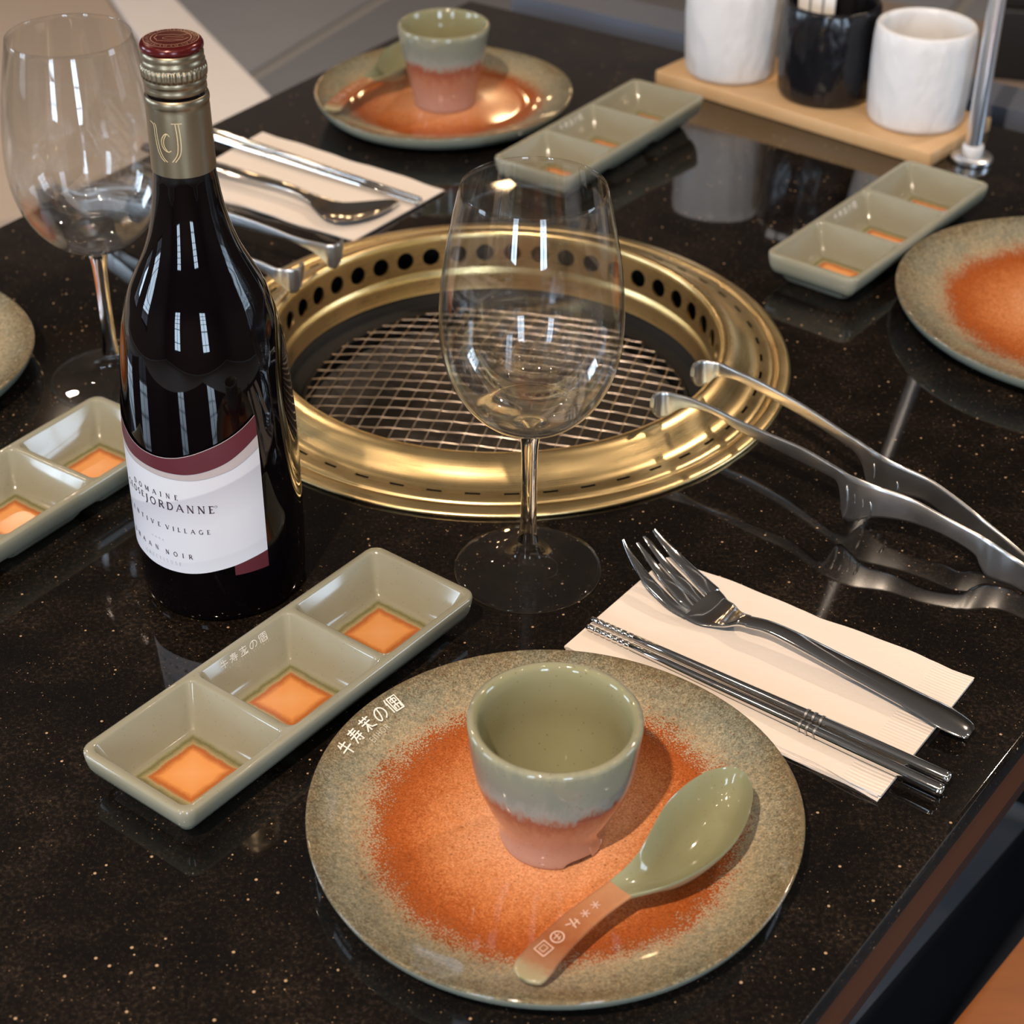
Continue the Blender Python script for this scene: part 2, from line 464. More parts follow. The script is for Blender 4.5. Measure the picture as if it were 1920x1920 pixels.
def m_glass(name, thin_from=None, thick=0.0):
    """clear glass; where the wall is thin (above height thin_from) it does not bend light, only mirrors it at the surface"""
    m = mat(name); t = NT(m)
    g = t.n('ShaderNodeBsdfGlass'); g.inputs['IOR'].default_value = 1.48; g.inputs['Roughness'].default_value = 0
    tr = t.n('ShaderNodeBsdfTransparent'); tr.inputs[0].default_value = (0.985, 0.99, 0.99, 1)
    gl = t.n('ShaderNodeBsdfGlossy'); gl.inputs['Roughness'].default_value = 0.0
    lw = t.n('ShaderNodeLayerWeight'); lw.inputs['Blend'].default_value = 0.5
    fr_ = t.math('MULTIPLY_ADD', t.math('POWER', lw.outputs['Facing'], 5.0), 0.96, 0.036)   # Schlick
    mx = t.n('ShaderNodeMixShader'); t.l(fr_, mx.inputs[0]); t.l(tr.outputs[0], mx.inputs[1]); t.l(gl.outputs[0], mx.inputs[2])
    m2 = t.n('ShaderNodeMixShader')
    if thin_from is not None:
        z = t.sep(t.coord())[2]
        k = t.ramp(t.math('MULTIPLY_ADD', z, 20.0, 0.5 - 20.0*thin_from), [(0.1, (0.1, 0.1, 0.1)), (0.9, (0.92, 0.92, 0.92))])
        t.l(k, m2.inputs[0])
    else: m2.inputs[0].default_value = 1 - thick
    t.l(g.outputs[0], m2.inputs[1]); t.l(mx.outputs[0], m2.inputs[2])
    out = [n for n in m.node_tree.nodes if n.type == 'OUTPUT_MATERIAL'][0]
    t.l(m2.outputs[0], out.inputs['Surface'])
    return m
GLASS = m_glass('clear_glass_stem', None, 0.9); GLASSB = m_glass('clear_glass_bowl', 0.112); GLASSF = m_glass('clear_glass_foot', None, 0.08)
WHITECER = m_carved('white_carved_ceramic', (0.70, 0.70, 0.71), 0.38)
BLACKCER = m_carved('black_carved_ceramic', (0.006, 0.006, 0.008), 0.22)
PAPER = mat('white_paper', (0.8, 0.78, 0.75), 0.7)
TILE = m_mottled('grey_floor_tile', (0.25, 0.255, 0.275), (0.295, 0.30, 0.32), 5, 0.45)
GROUT = mat('pale_grout', (0.40, 0.39, 0.38), 0.8)
WALLM = m_mottled('brown_wall', (0.16, 0.122, 0.095), (0.18, 0.14, 0.11), 3, 0.6)
CEILM = m_mottled('dark_ceiling_paint', (0.21, 0.175, 0.145), (0.23, 0.19, 0.155), 3, 0.8)
BEIGE = m_mottled('tan_upholstery', (0.44, 0.36, 0.295), (0.49, 0.41, 0.345), 4, 0.55)
WHITEUP = m_mottled('white_upholstery', (0.72, 0.66, 0.62), (0.76, 0.70, 0.66), 8, 0.5)
FLOORSHADE = m_mottled('navy_floor_shade', (0.010, 0.014, 0.024), (0.014, 0.019, 0.03), 12, 0.6)  # dark of the shaded floor put into the colour
RAILM = mat('blue_grey_painted_metal', (0.10, 0.115, 0.15), 0.4)
BLACKM = mat('matt_black_paint', (0.008, 0.008, 0.009), 0.5)
FRAMEM = mat('black_window_frame', (0.01, 0.01, 0.01), 0.4)
LAMPW = mat('warm_lamp_glow', (1, 1, 1), 0.5); LAMPW.node_tree.nodes['Principled BSDF'].inputs['Emission Color'].default_value = (1, 0.66, 0.34, 1)
LAMPW.node_tree.nodes['Principled BSDF'].inputs['Emission Strength'].default_value = 60

# ------------------------------------------------------------------ the room
def wall(name, v, f, m):
    return struct(mesh(name, v, f, m, smooth=False))
def wall_with_windows(name, axis, pos, a0, a1, wins, outward):
    """wall slab of 0.12 m with window openings; axis 'x' = wall runs along x"""
    ms = []
    cuts = sorted((c - h, c + h) for c, h in wins)
    z0, z1 = 0.6, 2.4
    t0, t1 = (pos - 0.12, pos) if outward < 0 else (pos, pos + 0.12)
    def slab(u0, u1, zz0, zz1):
        ms.append(box(u0, t0, zz0, u1, t1, zz1) if axis == 'x' else box(t0, u0, zz0, t1, u1, zz1))
    u = a0
    for c0, c1 in cuts:
        slab(u, c0, 0, CEIL); slab(c0, c1, 0, z0); slab(c0, c1, z1, CEIL); u = c1
    slab(u, a1, 0, CEIL)
    wall(name, *join(*ms), WALLM)
wall_with_windows('wall_back', 'x', BACK_Y, LEFT_X, RIGHT_X, WIN_B, -1)
wall_with_windows('wall_left', 'y', LEFT_X, BACK_Y, FAR_Y, WIN_L, -1)
wall('wall_far', *box(LEFT_X, FAR_Y, 0, RIGHT_X, FAR_Y + 0.12, CEIL), WALLM)
wall_with_windows('wall_right', 'y', RIGHT_X, BACK_Y, FAR_Y, WIN_R, 1)
CEILING = wall('ceiling', *box(LEFT_X, BACK_Y, CEIL, RIGHT_X, FAR_Y, CEIL + 0.1), CEILM)
k = 0
for wl, axis, wx in ((WIN_B, 'x', 0), (WIN_L, 'y', LEFT_X - 0.06), (WIN_R, 'y', RIGHT_X + 0.06)):
    for c, h in wl:
        k += 1
        loc = (c, BACK_Y - 0.06, 0.6) if axis == 'x' else (wx, c, 0.6)
        e = bpy.data.objects.new('window_%d' % k, None); link(e); e.location = loc; e['kind'] = 'structure'
        bars = []
        for sx in (-h + 0.025, h - 0.025): bars.append(box(sx - 0.025, -0.03, 0, sx + 0.025, 0.03, 1.8))
        for sz in (0.025, 1.775): bars.append(box(-h, -0.03, sz - 0.025, h, 0.03, sz + 0.025))
        v, f = join(*bars)
        b2 = [box(-0.012, -0.02, 0.05, 0.012, 0.02, 1.75)] + [box(-h + .05, -0.02, z - 0.012, h - .05, 0.02, z + 0.012) for z in (0.34, 0.62, 0.9, 1.18, 1.46)]
        v2, f2 = join(*b2)
        rz = 0 if axis == 'x' else PI / 2
        mesh('window_frame', *xform((v, f), rz=rz), FRAMEM, e, smooth=False)
        mesh('glazing_bars', *xform((v2, f2), rz=rz), FRAMEM, e, smooth=False)

# floor of large grey tiles
fl = struct(mesh('floor', *box(LEFT_X, BACK_Y, -0.1, RIGHT_X, FAR_Y, -0.008), GROUT, smooth=False))
TA = math.radians(64.9)
ux, uy = math.cos(TA), math.sin(TA)
tw = 1.2
vt, ft = rbox(tw - 0.03, tw - 0.03, -0.009, 0.0, 0.0015, 1)
tile_me = None
v0 = -uy * (-0.488) + ux * 3.635          # a joint passes here
for i in range(-1, 4):
    for j in range(-2, 3):
        pu = i * tw + 0.9; pv = v0 + (j + 0.5) * tw
        px, py = ux * pu - uy * pv, uy * pu + ux * pv
        if not (LEFT_X + .8 < px < RIGHT_X - .8 and BACK_Y + .8 < py < FAR_Y - .8): continue
        if tile_me is None:
            t_ = mesh('tile', vt, ft, TILE, fl); tile_me = t_.data
        else:
            t_ = bpy.data.objects.new('tile', tile_me); link(t_); t_.parent = fl
        t_.location = (px, py, 0); t_.rotation_euler = (0, 0, TA)

# ceiling spots: small recessed lamps
def ceiling_spot(x, y, power, size=150, rad=0.035, blend=0.6, col=(1.0, 0.79, 0.60)):
    h = lathe([(0.05, 0.0), (0.062, -0.002), (0.062, -0.012), (0.045, -0.014), (0.042, -0.004), (0.042, 0)], 24)
    mesh('recessed_lamp', *xform(h, (x, y, CEIL)), BLACKM, CEILING)
    d = bpy.data.lights.new('spot', 'SPOT'); d.energy = power; d.spot_size = math.radians(size); d.spot_blend = blend
    d.shadow_soft_size = rad; d.color = col
    o = bpy.data.objects.new('spot', d); link(o); o.location = (x, y, CEIL - 0.05)
KEY = (-0.53, -0.75)
ceiling_spot(*KEY, 290, rad=0.03)
ceiling_spot(1.5, 2.1, 80)
ceiling_spot(-1.6, 2.6, 36)
for x, y in ((-1.3, -0.6), (0.5, -0.7), (1.3, -0.2), (-1.2, 0.5), (1.7, 0.8), (-0.2, -1.6), (0.9, -1.7), (-2.3, 1.5)):
    ceiling_spot(x, y, 9)
ceiling_spot(-1.4, 4.3, 30)
# bulbs glowing far behind the table
for k, (x, z) in enumerate(((-0.75, 1.95), (-0.5, 2.12), (-0.36, 1.9), (-0.2, 2.2), (-0.05, 2.05))):
    b_ = mesh('pendant_bulb', *xform(lathe([(0, -0.03), (0.02, -0.022), (0.03, 0), (0.022, 0.02), (0.012, 0.035), (0, 0.036)], 12), (x, 4.9, z)), LAMPW, CEILING)
    mesh('cord', *tube([(x, 4.9, z + 0.035), (x, 4.9, CEIL)], 0.003, 6), BLACKM, b_)

# ------------------------------------------------------------------ benches and partition round the table
B = thing('bench', (-1.0, 2.4, 0), 'tan upholstered bench with a white bolster left of the table', 'bench')
e0, e1 = Vector((-0.23, 2.075)), Vector((-0.72, 3.081))
d = (e1 - e0).normalized(); pl = Vector((-d.y, d.x))
def prism(pts, z0, z1, r=0.012):
    n = len(pts); c = Vector((sum(p[0] for p in pts)/n, sum(p[1] for p in pts)/n))
    V, Fc = [], []
    for ins, z in ((r, z0), (0, z0 + r), (0, z1 - r), (r*0.3, z1 - r*0.3), (r, z1)):
        for p in pts:
            q = Vector(p[:2]); dd = (c - q).normalized(); q = q + dd * ins; V.append((q.x, q.y, z))
    for k in range(4):
        for i in range(n):
            j = (i+1) % n; Fc.append((k*n+i, k*n+j, (k+1)*n+j, (k+1)*n+i))
    Fc.append(tuple(range(n))[::-1]); Fc.append(tuple(range(4*n, 5*n)))
    return V, Fc
q0, q1 = e0 + pl * 0.13, e1 + pl * 0.06
part('seat', *prism([q0 + pl*1.5, q0 + pl*0.003, q1 + pl*0.003, q1 + pl*1.5], 0.30, 0.45), BEIGE, B, sharp=40)
part('bolster', *prism([q0, e0, e1, q1], 0.28, 0.452, 0.02), WHITEUP, B, sharp=40)
part('base', *prism([q0 + pl*1.45, e0 + pl*0.03, e1 + pl*0.03, q1 + pl*1.45], 0.0, 0.28, 0.005), BLACKM, B, smooth=False)

b_ = Vector((math.cos(math.radians(-34.06)), math.sin(math.radians(-34.06)))); n_ = Vector((-b_.y, b_.x))
P0 = Vector((-0.0248, 1.7659)) + n_ * 0.03
R_ = thing('partition', (0.6, 1.5, 0), 'low black partition with a blue-grey top rail behind the table end', 'partition')
part('panel', *prism([P0 + b_*0.012, P0 + b_*1.6, P0 + b_*1.6 + n_*0.05, P0 + b_*0.012 + n_*0.05], 0.0, TZ - 0.03, 0.003), BLACKM, R_, smooth=False)
part('top_rail', *prism([P0 + n_*0.012 - b_*0.005, P0 + b_*1.6 + n_*0.012, P0 + b_*1.6 + n_*0.066, P0 + n_*0.066 - b_*0.005], TZ - 0.03, TZ, 0.004), RAILM, R_, sharp=40)

G = thing('bench', (0.9, 2.5, 0), 'brown upholstered bench beyond the low partition', 'bench')
BROWNUP = m_mottled('brown_upholstery', (0.22, 0.165, 0.125), (0.25, 0.19, 0.15), 5, 0.55)
s0 = P0 + n_*0.12 + b_*0.18
part('seat', *prism([s0, s0 + b_*1.6, s0 + b_*1.6 + n_*0.95, s0 + n_*0.95 - b_*0.25], 0.33, 0.45, 0.02), BROWNUP, G, sharp=40)
part('base', *prism([s0 + n_*.03 + b_*.03, s0 + b_*1.55 + n_*.03, s0 + b_*1.55 + n_*0.9, s0 + n_*0.9 + b_*.03], 0.0, 0.33, 0.005), BLACKM, G, smooth=False)
bx_ = thing('storage_box', (0.74, 2.40, 0.45), 'matt black box on the brown bench at the top right corner', 'box')
part('body', *xform(rbox(0.2, 0.16, 0, 0.10, 0.006), (0.76, 2.42, 0.45), math.radians(-14)), BLACKM, bx_, sharp=40)
part('lid', *xform(rbox(0.206, 0.166, 0.1005, 0.125, 0.005), (0.76, 2.42, 0.45), math.radians(-14)), BLACKM, bx_, sharp=40)

N = thing('bench', (0.5, 0.9, 0), 'dark navy slab standing in for shaded floor, with an orange wood rail, at the right table edge', 'bench')  # navy seat added so the shaded floor beside the wood rail reads dark
a50 = Vector((math.cos(math.radians(50)), math.sin(math.radians(50)))); p50 = Vector((a50.y, -a50.x))
w0 = Vector((0.2023, 0.743)) - a50 * 0.30
part('seat', *prism([w0, w0 + p50*0.5, w0 + p50*0.5 + a50*0.75, w0 + a50*0.75], 0.30, 0.43, 0.02), FLOORSHADE, N, sharp=40)
r0 = Vector((0.2845, 0.744)) - a50 * 0.30
part('wood_rail', *prism([r0, r0 + p50*0.06, r0 + p50*0.06 + a50*0.75, r0 + a50*0.75], 0.43, 0.462, 0.006), CHAIRWOOD, N, sharp=40)
for i, (u, w) in enumerate(((0.04, 0.04), (0.71, 0.04), (0.04, 0.46), (0.71, 0.46))):
    c = w0 + a50 * u + p50 * w
    part('leg', *xform(rbox(0.04, 0.04, 0, 0.30, 0.003), (c.x, c.y, 0)), CHAIRWOOD, N, sharp=40)

# ------------------------------------------------------------------ table
def isect(p, d, q, e):
    den = d.x*e.y - d.y*e.x
    t = ((q.x-p.x)*e.y - (q.y-p.y)*e.x) / den
    return p + d * t
E_R = (Vector((0.1237, 0.4952)), Vector((0.2576, 0.6748)))
E_F = (Vector((-0.0248, 1.7659)), Vector((0.1573, 1.6428)))
E_L = (Vector((-0.3903, 1.256)), Vector((-0.2214, 1.515)))
E_N = (Vector((0.0, 0.15)), Vector((-0.8, 0.15 + 0.8 * 0.69)))
def ii(a, b): return isect(a[0], a[1]-a[0], b[0], b[1]-b[0])
TC = [ii(E_N, E_R), ii(E_R, E_F), ii(E_F, E_L), ii(E_L, E_N)]
def inset(poly, d):
    out = []
    n = len(poly)
    for i in range(n):
        a = (poly[(i+1) % n] - poly[i]).normalized(); b = (poly[i-1] - poly[i]).normalized()
        out.append(poly[i] + (a + b) * d)
    return out
RC = Vector((-0.01188, 1.06044))          # grill centre
ctr = (TC[0] + TC[2]) / 2
T = thing('dining_table', (ctr.x, ctr.y, 0), 'black speckled granite table with orange-brown wooden edging', 'table')
def slab_with_hole(poly, hc, hr, z0, z1, bev=0.0025):
    bm = bmesh.new()
    def loop(pts, z): return [bm.verts.new((p[0], p[1], z)) for p in pts]
    circ = [(hc.x + hr*math.cos(2*PI*i/128), hc.y + hr*math.sin(2*PI*i/128)) for i in range(128)]
    rings = [loop(inset(poly, bev), z1), loop(inset(poly, bev*0.3), z1 - bev*0.3), loop(poly, z1 - bev), loop(poly, z0)]
    ct, cb = loop(circ, z1), loop(circ, z0)
    def edges(l):
        r = []
        for i in range(len(l)):
            a, b = l[i], l[(i+1) % len(l)]
            r.append(bm.edges.get((a, b)) or bm.edges.new((a, b)))
        return r
    bmesh.ops.triangle_fill(bm, use_beauty=True, edges=edges(rings[0]) + edges(ct))
    bmesh.ops.triangle_fill(bm, use_beauty=True, edges=edges(rings[3]) + edges(cb))
    for A, Bq in list(zip(rings[:-1], rings[1:])) + [(ct, cb)]:
        for i in range(len(A)):
            j = (i+1) % len(A)
            bm.faces.new((A[i], A[j], Bq[j], Bq[i]))
    bm.verts.index_update()
    V = [v.co.copy() for v in bm.verts]; Fc = [tuple(v.index for v in f.verts) for f in bm.faces]
    bm.free()
    return V, Fc
part('granite_top', *slab_with_hole(TC, RC, 0.186, TZ - 0.014, TZ), GRANITE, T, sharp=30)
for i in range(4):
    a, b = TC[i], TC[(i+1) % 4]
    d = (b - a).normalized(); nrm = Vector((-d.y, d.x))
    part('edge_strip', *prism([a + d*0.0 + nrm*0.001, b + nrm*0.001, b + nrm*0.022 - d*0.022, a + nrm*0.022 + d*0.022], TZ - 0.044, TZ - 0.0142, 0.0012), EDGEWOOD, T, sharp=30)
for i in range(4):
    c = inset(TC, 0.09)[i]
    part('leg', *xform(rbox(0.06, 0.06, 0, TZ - 0.015, 0.003), (c.x, c.y, 0)), BLACKM, T, sharp=40)
for i in range(4):
    a, b = inset(TC, 0.03)[i], inset(TC, 0.03)[(i+1) % 4]
    d = (b - a).normalized(); nrm = Vector((-d.y, d.x))
    part('apron', *prism([a, b, b + nrm*0.02 - d*0.02, a + nrm*0.02 + d*0.02], TZ - 0.15, TZ - 0.015, 0.001), BLACKM, T, smooth=False)

# ------------------------------------------------------------------ table grill
GR = thing('table_grill', (RC.x, RC.y, TZ), 'round brushed brass charcoal grill set into the granite table', 'grill')
prof = [(0.197, 0.0), (0.1983, 0.0012), (0.1978, 0.0026), (0.1955, 0.0034), (0.1915, 0.0040), (0.1893, 0.0042), (0.1888, 0.0034), (0.1880, 0.0026), (0.1872, 0.0026), (0.1866, 0.0036),
        (0.1855, 0.0044), (0.1825, 0.0047), (0.1795, 0.0049), (0.1777, 0.0050), (0.1755, 0.0054), (0.1738, 0.0060), (0.1715, 0.0072), (0.1690, 0.0090), (0.1665, 0.0112), (0.1640, 0.0134), (0.1612, 0.0155), (0.1585, 0.0170),
        (0.1560, 0.0179), (0.1540, 0.0182), (0.1524, 0.0179), (0.1512, 0.0170), (0.1506, 0.0156), (0.15035, 0.0125), (0.1501, 0.0100)]
NS = 480
V, Fc = lathe(prof, NS)
keep = []
slot_row = 12                                  # the band between radius .1795 and .1777
for f in Fc:
    r, i = f[0] // NS, f[0] % NS
    if r == slot_row and i % 10 in (3, 4, 5, 6): continue
    keep.append(f)
mesh('flange', V, keep, BRASS, GR)
# little walls that give the slots depth
V2, F2 = [], []
for s in range(48):
    for (ra, za) in ((0.1795, 0.0049), (0.1777, 0.0050)):
        b0 = len(V2)
        for k_ in range(5):
            a = 2*PI*(s*10 + 3 + k_)/NS
            V2 += [(ra*math.cos(a), ra*math.sin(a), za), (ra*math.cos(a), ra*math.sin(a), za - 0.0015)]
        for k_ in range(4): F2.append((b0+2*k_, b0+2*k_+2, b0+2*k_+3, b0+2*k_+1))
mesh('slot_edges', V2, F2, BLACKIRON, GR)
rw = lambda z: 0.1493 + 0.08 * z
NH = 46
V3, F3 = [], []
zc, hr_, zt, zb_ = 0.0014, 0.0066, 0.0100, -0.0090
pw = 2*PI/NH
for s in range(NH):
    a0 = s * pw
    b0 = len(V3)
    for k_ in range(24):
        ph = 2*PI*k_/24
        c, sn = math.cos(ph), math.sin(ph)
        m_ = max(abs(c), abs(sn))
        ou, ov = c/m_, sn/m_
        z = zc + (zt - zc)*ov if ov > 0 else zc + (zc - zb_)*ov
        a = a0 + ou*pw/2
        V3.append((rw(z)*math.cos(a), rw(z)*math.sin(a), z))
        z = zc + hr_*sn; a = a0 + hr_*c/0.1493
        V3.append((rw(z)*math.cos(a), rw(z)*math.sin(a), z))
        V3.append(((rw(z)+0.0016)*math.cos(a), (rw(z)+0.0016)*math.sin(a), z))
    for k_ in range(24):
        j = (k_+1) % 24
        F3.append((b0+3*k_, b0+3*j, b0+3*j+1, b0+3*k_+1)); F3.append((b0+3*k_+1, b0+3*j+1, b0+3*j+2, b0+3*k_+2))
v4, f4 = lathe([(rw(-0.0090), -0.0090), (rw(-0.0105), -0.0105), (rw(-0.0118)-0.0009, -0.0118), (rw(-0.016)-0.0012, -0.016), (rw(-0.025)-0.0014, -0.025), (0.1455, -0.0264), (0.1470, -0.0270)], 184)
mesh('perforated_wall', *join((V3, F3), (v4, f4)), BRASS, GR, sharp=50)
mesh('casing', *lathe([(0.1855, -0.002), (0.1850, -0.09), (0.0, -0.092)], 96), VOID, GR)
mesh('liner_ring', *lathe([(0.1462, -0.0272), (0.1450, -0.0345), (0.1425, -0.0372), (0.1345, -0.0384), (0.1335, -0.0400), (0.1335, -0.06), (0.1355, -0.06), (0.1480, -0.0390), (0.1485, -0.0272)], 128, closed=True), BLACKIRON, GR)
mesh('burner_pan', *lathe([(0.0, -0.070), (0.05, -0.0705), (0.09, -0.068), (0.12, -0.060), (0.132, -0.05)], 96), PIT, GR)

# the net, lifted out for cleaning, is a thing of its own
NETR, NZ = 0.1322, -0.0362
NT_ = thing('grill_net', (RC.x, RC.y, TZ + NZ), 'domed square-mesh steel grill net inside the brass ring', 'grill net')
ringp = [(NETR*math.cos(2*PI*i/96), NETR*math.sin(2*PI*i/96), 0.0) for i in range(97)]
mesh('rim_wire', *tube(ringp, 0.0017, 8, caps=False), BLACKIRON, NT_)
sp = 0.0121
ga = math.radians(-10)
dome = lambda r2: 0.0085 * (1 - r2 / NETR**2)
for fam in (0, 1):
    ca, sa = math.cos(ga + fam*PI/2 - (0.1 if fam else 0)), math.sin(ga + fam*PI/2 - (0.1 if fam else 0))
    n = int(NETR / sp)
    for i in range(-n, n+1):
        off = i*sp + (0.003 if fam else 0)
        hl = NETR**2 - off**2
        if hl <= 0.0002: continue
        hl = math.sqrt(hl)
        mm = max(4, int(2*hl / sp * (6 if fam == 0 else 3)))
        path = []
        for q in range(mm+1):
            s = -hl + 2*hl*q/mm
            zz = dome(s*s + off*off) + 0.00022*math.cos(PI*s/sp + (i % 2)*PI + fam*PI)
            path.append((ca*s - sa*off, sa*s + ca*off, zz + 0.001))
        mesh('wire', *tube(path, 0.00062 if fam == 0 else 0.00052, 5), WIRE, NT_)

# ------------------------------------------------------------------ wine bottle
BX, BY, BR = -0.1601, 0.8055, 0.0456
WB = thing('wine_bottle', (BX, BY, TZ), 'dark wine bottle with a white and maroon label and taupe screw cap', 'bottle')
bprof = [(0, 0.004), (0.03, 0.0012), (0.039, 0.0002), (0.0425, 0.0012), (0.0442, 0.004), (0.0449, 0.010), (0.0454, 0.025), (0.0456, 0.045), (0.0456, 0.085), (0.0453, 0.098), (0.0449, 0.108), (0.0441, 0.122), (0.0431, 0.136),
         (0.0418, 0.149), (0.0397, 0.162), (0.0372, 0.172), (0.0340, 0.182), (0.0292, 0.192), (0.0245, 0.2017), (0.0211, 0.211), (0.0186, 0.221), (0.0170, 0.230), (0.0158, 0.2395), (0.0152, 0.246), (0.0149, 0.258), (0.0146, 0.284), (0.013, 0.29)]
pp = spline(bprof, 4)
mesh('glass_body', *lathe(pp, 128), BOTTLE, WB)
mesh('foil_sleeve', *lathe([(0.01500, 0.2462), (0.01555, 0.2462), (0.01535, 0.262), (0.01515, 0.2775), (0.0150, 0.2788), (0.0152, 0.2796), (0.01545, 0.2808), (0.0154, 0.2822), (0.0150, 0.2835), (0.0142, 0.2840)], 96), CAPGOLD, WB, sharp=60)
cap = []
def knurl(a, r, z):
    if 0.2925 < z < 0.2975: return (1 + 0.022*math.copysign(abs(math.cos(36*a))**0.5, math.cos(36*a)), 0)
    return (1, 0)
capz = [(0.0135, 0.2841), (0.0142, 0.2848), (0.0147, 0.2860), (0.0147, 0.2874), (0.0143, 0.2884), (0.0147, 0.2894), (0.0150, 0.2905), (0.0147, 0.2917), (0.0146, 0.2922), (0.0151, 0.2926), (0.0152, 0.2940), (0.0152, 0.2958), (0.0151, 0.2973), (0.0146, 0.2977),
        (0.0148, 0.2985), (0.0149, 0.2996), (0.0146, 0.3006), (0.0143, 0.3012), (0.0146, 0.3020), (0.0146, 0.3033), (0.0143, 0.3042), (0.0140, 0.3046)]
sc = mesh('screw_cap', *lathe(capz, 288, knurl), CAPGOLD, WB)
ct = mesh('cap_top', *lathe([(0.0140, 0.3046), (0.0146, 0.3052), (0.0149, 0.3062), (0.0148, 0.3074), (0.0142, 0.3086), (0.0130, 0.3093), (0.0115, 0.3095), (0, 0.3095)], 96), REDCAP, sc)
def circ_pts(r, n=48, a0=0, a1=2*PI): return [(r*math.cos(a0 + (a1-a0)*i/n), r*math.sin(a0 + (a1-a0)*i/n)) for i in range(n+1)]
em = [(circ_pts(0.0128), 0.00025), (circ_pts(0.0094), 0.0003), ([(-0.0075, 0.003), (0.0, 0.0042), (0.004, 0.0032), (0.007, 0.0055)], 0.0003), ([(-0.0068, -0.0012), (-0.006, -0.004), (0.001, -0.0046), (0.0055, -0.003), (0.008, 0.0005)], 0.0003),
      ([(0.006, 0.0006), (-0.001, 0.0012), (-0.0038, 0.0002), (-0.0035, -0.0014), (-0.001, -0.0022), (0.0055, -0.0022)], 0.0003), ([(-0.007, 0.003), (-0.0078, 0.0), (-0.007, -0.002)], 0.0003)]
for i in range(40):
    a = 2*PI*i/40; em.append(([(0.0103*math.cos(a), 0.0103*math.sin(a)), (0.0119*math.cos(a + (0.05 if i % 3 else -0.06)), 0.0119*math.sin(a + (0.05 if i % 3 else -0.06)))], 0.0002))
mesh('cap_emblem', *ribbons(em, lambda x, y: (x, y, 0.3097)), PINKGOLD, sc, smooth=False)

def on_cyl(r):
    return lambda deg, z: (r*math.sin(math.radians(deg)), -r*math.cos(math.radians(deg)), z)
def interp(x, pts):
    if x <= pts[0][0]: (x0, y0), (x1, y1) = pts[0], pts[1]
    elif x >= pts[-1][0]: (x0, y0), (x1, y1) = pts[-2], pts[-1]
    else:
        for (x0, y0), (x1, y1) in zip(pts[:-1], pts[1:]):
            if x0 <= x <= x1: break
    return y0 + (y1-y0)*(x-x0)/(x1-x0)
def smoothed(pts):
    return spline(pts, 6)
top_e = smoothed([(-104, 0.131), (-90, 0.1232), (-75, 0.116), (-60, 0.1107), (-50, 0.1075), (-40, 0.1057), (-27, 0.1051), (-16, 0.1061), (-5, 0.1085), (8, 0.1124), (20, 0.1163), (31, 0.1208), (41.4, 0.1262)])
mar_e = smoothed([(-104, 0.113), (-80, 0.1045), (-58, 0.0992), (-42, 0.0976), (-28, 0.0968), (-16, 0.0966), (-6, 0.0971), (6, 0.0994), (19, 0.1033), (30, 0.1085), (41.4, 0.1146)])
pnk_e = smoothed([(-104, 0.108), (-80, 0.100), (-56, 0.0957), (-37, 0.0942), (-25, 0.0934), (-11, 0.0933), (0, 0.0941), (12, 0.0964), (25, 0.0999), (41.4, 0.1073)])
bot_e = smoothed([(-104, 0.0352), (-80, 0.0350), (-55, 0.0348), (-45, 0.0339), (-30, 0.0334), (-15, 0.0338), (-4, 0.0350), (6, 0.0367), (18, 0.0388), (30, 0.0412), (41.4, 0.0430)])
tri_e = [(-104, 0.0324), (41.4, 0.0324)]
LR = 0.04595
def band(lo, hi, a0, a1, m=72, rows=1, r=LR):
    V, Fc, U = [], [], []
    fc = on_cyl(r)
    for i in range(m+1):
        a = a0 + (a1-a0)*i/m
        z0, z1 = interp(a, lo), interp(a, hi)
        for k_ in range(rows+1):
            z = z0 + (z1-z0)*k_/rows
            rr = r - max(0, (z - 0.098))*0.028 - max(0, z - 0.108)*0.03
            V.append(on_cyl(rr)(a, z)); U.append((a/100, z*10))
    for i in range(m):
        for k_ in range(rows):
            b = i*(rows+1) + k_
            Fc.append((b, b+rows+1, b+rows+2, b+1))
    return V, Fc, U
v, f, u = band(bot_e, pnk_e, -104, 41.4, rows=6)
lb = mesh('label', v, f, LABEL, WB, uvs=u)
v, f, u = band(pnk_e, mar_e, -104, 41.4, rows=2); mesh('pink_stripe', v, f, PINKB, lb)
v, f, u = band(mar_e, top_e, -104, 41.4, rows=4); mesh('maroon_band', v, f, MAROON, lb)
v, f, u = band(tri_e, bot_e, 17.5, 41.4, m=16); mesh('maroon_corner', v, f, MAROON, lb)
fr = on_cyl(LR + 0.0002)
def edge_line(e, w, r=LR + 0.0001, dz=0):
    pts = [(a, interp(a, e) + dz) for a in range(-103, 42, 2)]
    V, Fc = [], []
    for a, z in pts:
        rr = r - max(0, (z - 0.098))*0.028 - max(0, z - 0.108)*0.03
        V += [on_cyl(rr)(a, z + w/2), on_cyl(rr)(a, z - w/2)]
    for i in range(len(pts)-1): Fc.append((2*i, 2*i+1, 2*i+3, 2*i+2))
    return V, Fc
mesh('silver_line', *edge_line(top_e, 0.0004), PINKB, lb)
mesh('dark_line', *join(edge_line(pnk_e, 0.00035), edge_line(mar_e, 0.0002)), GREYINK, lb)

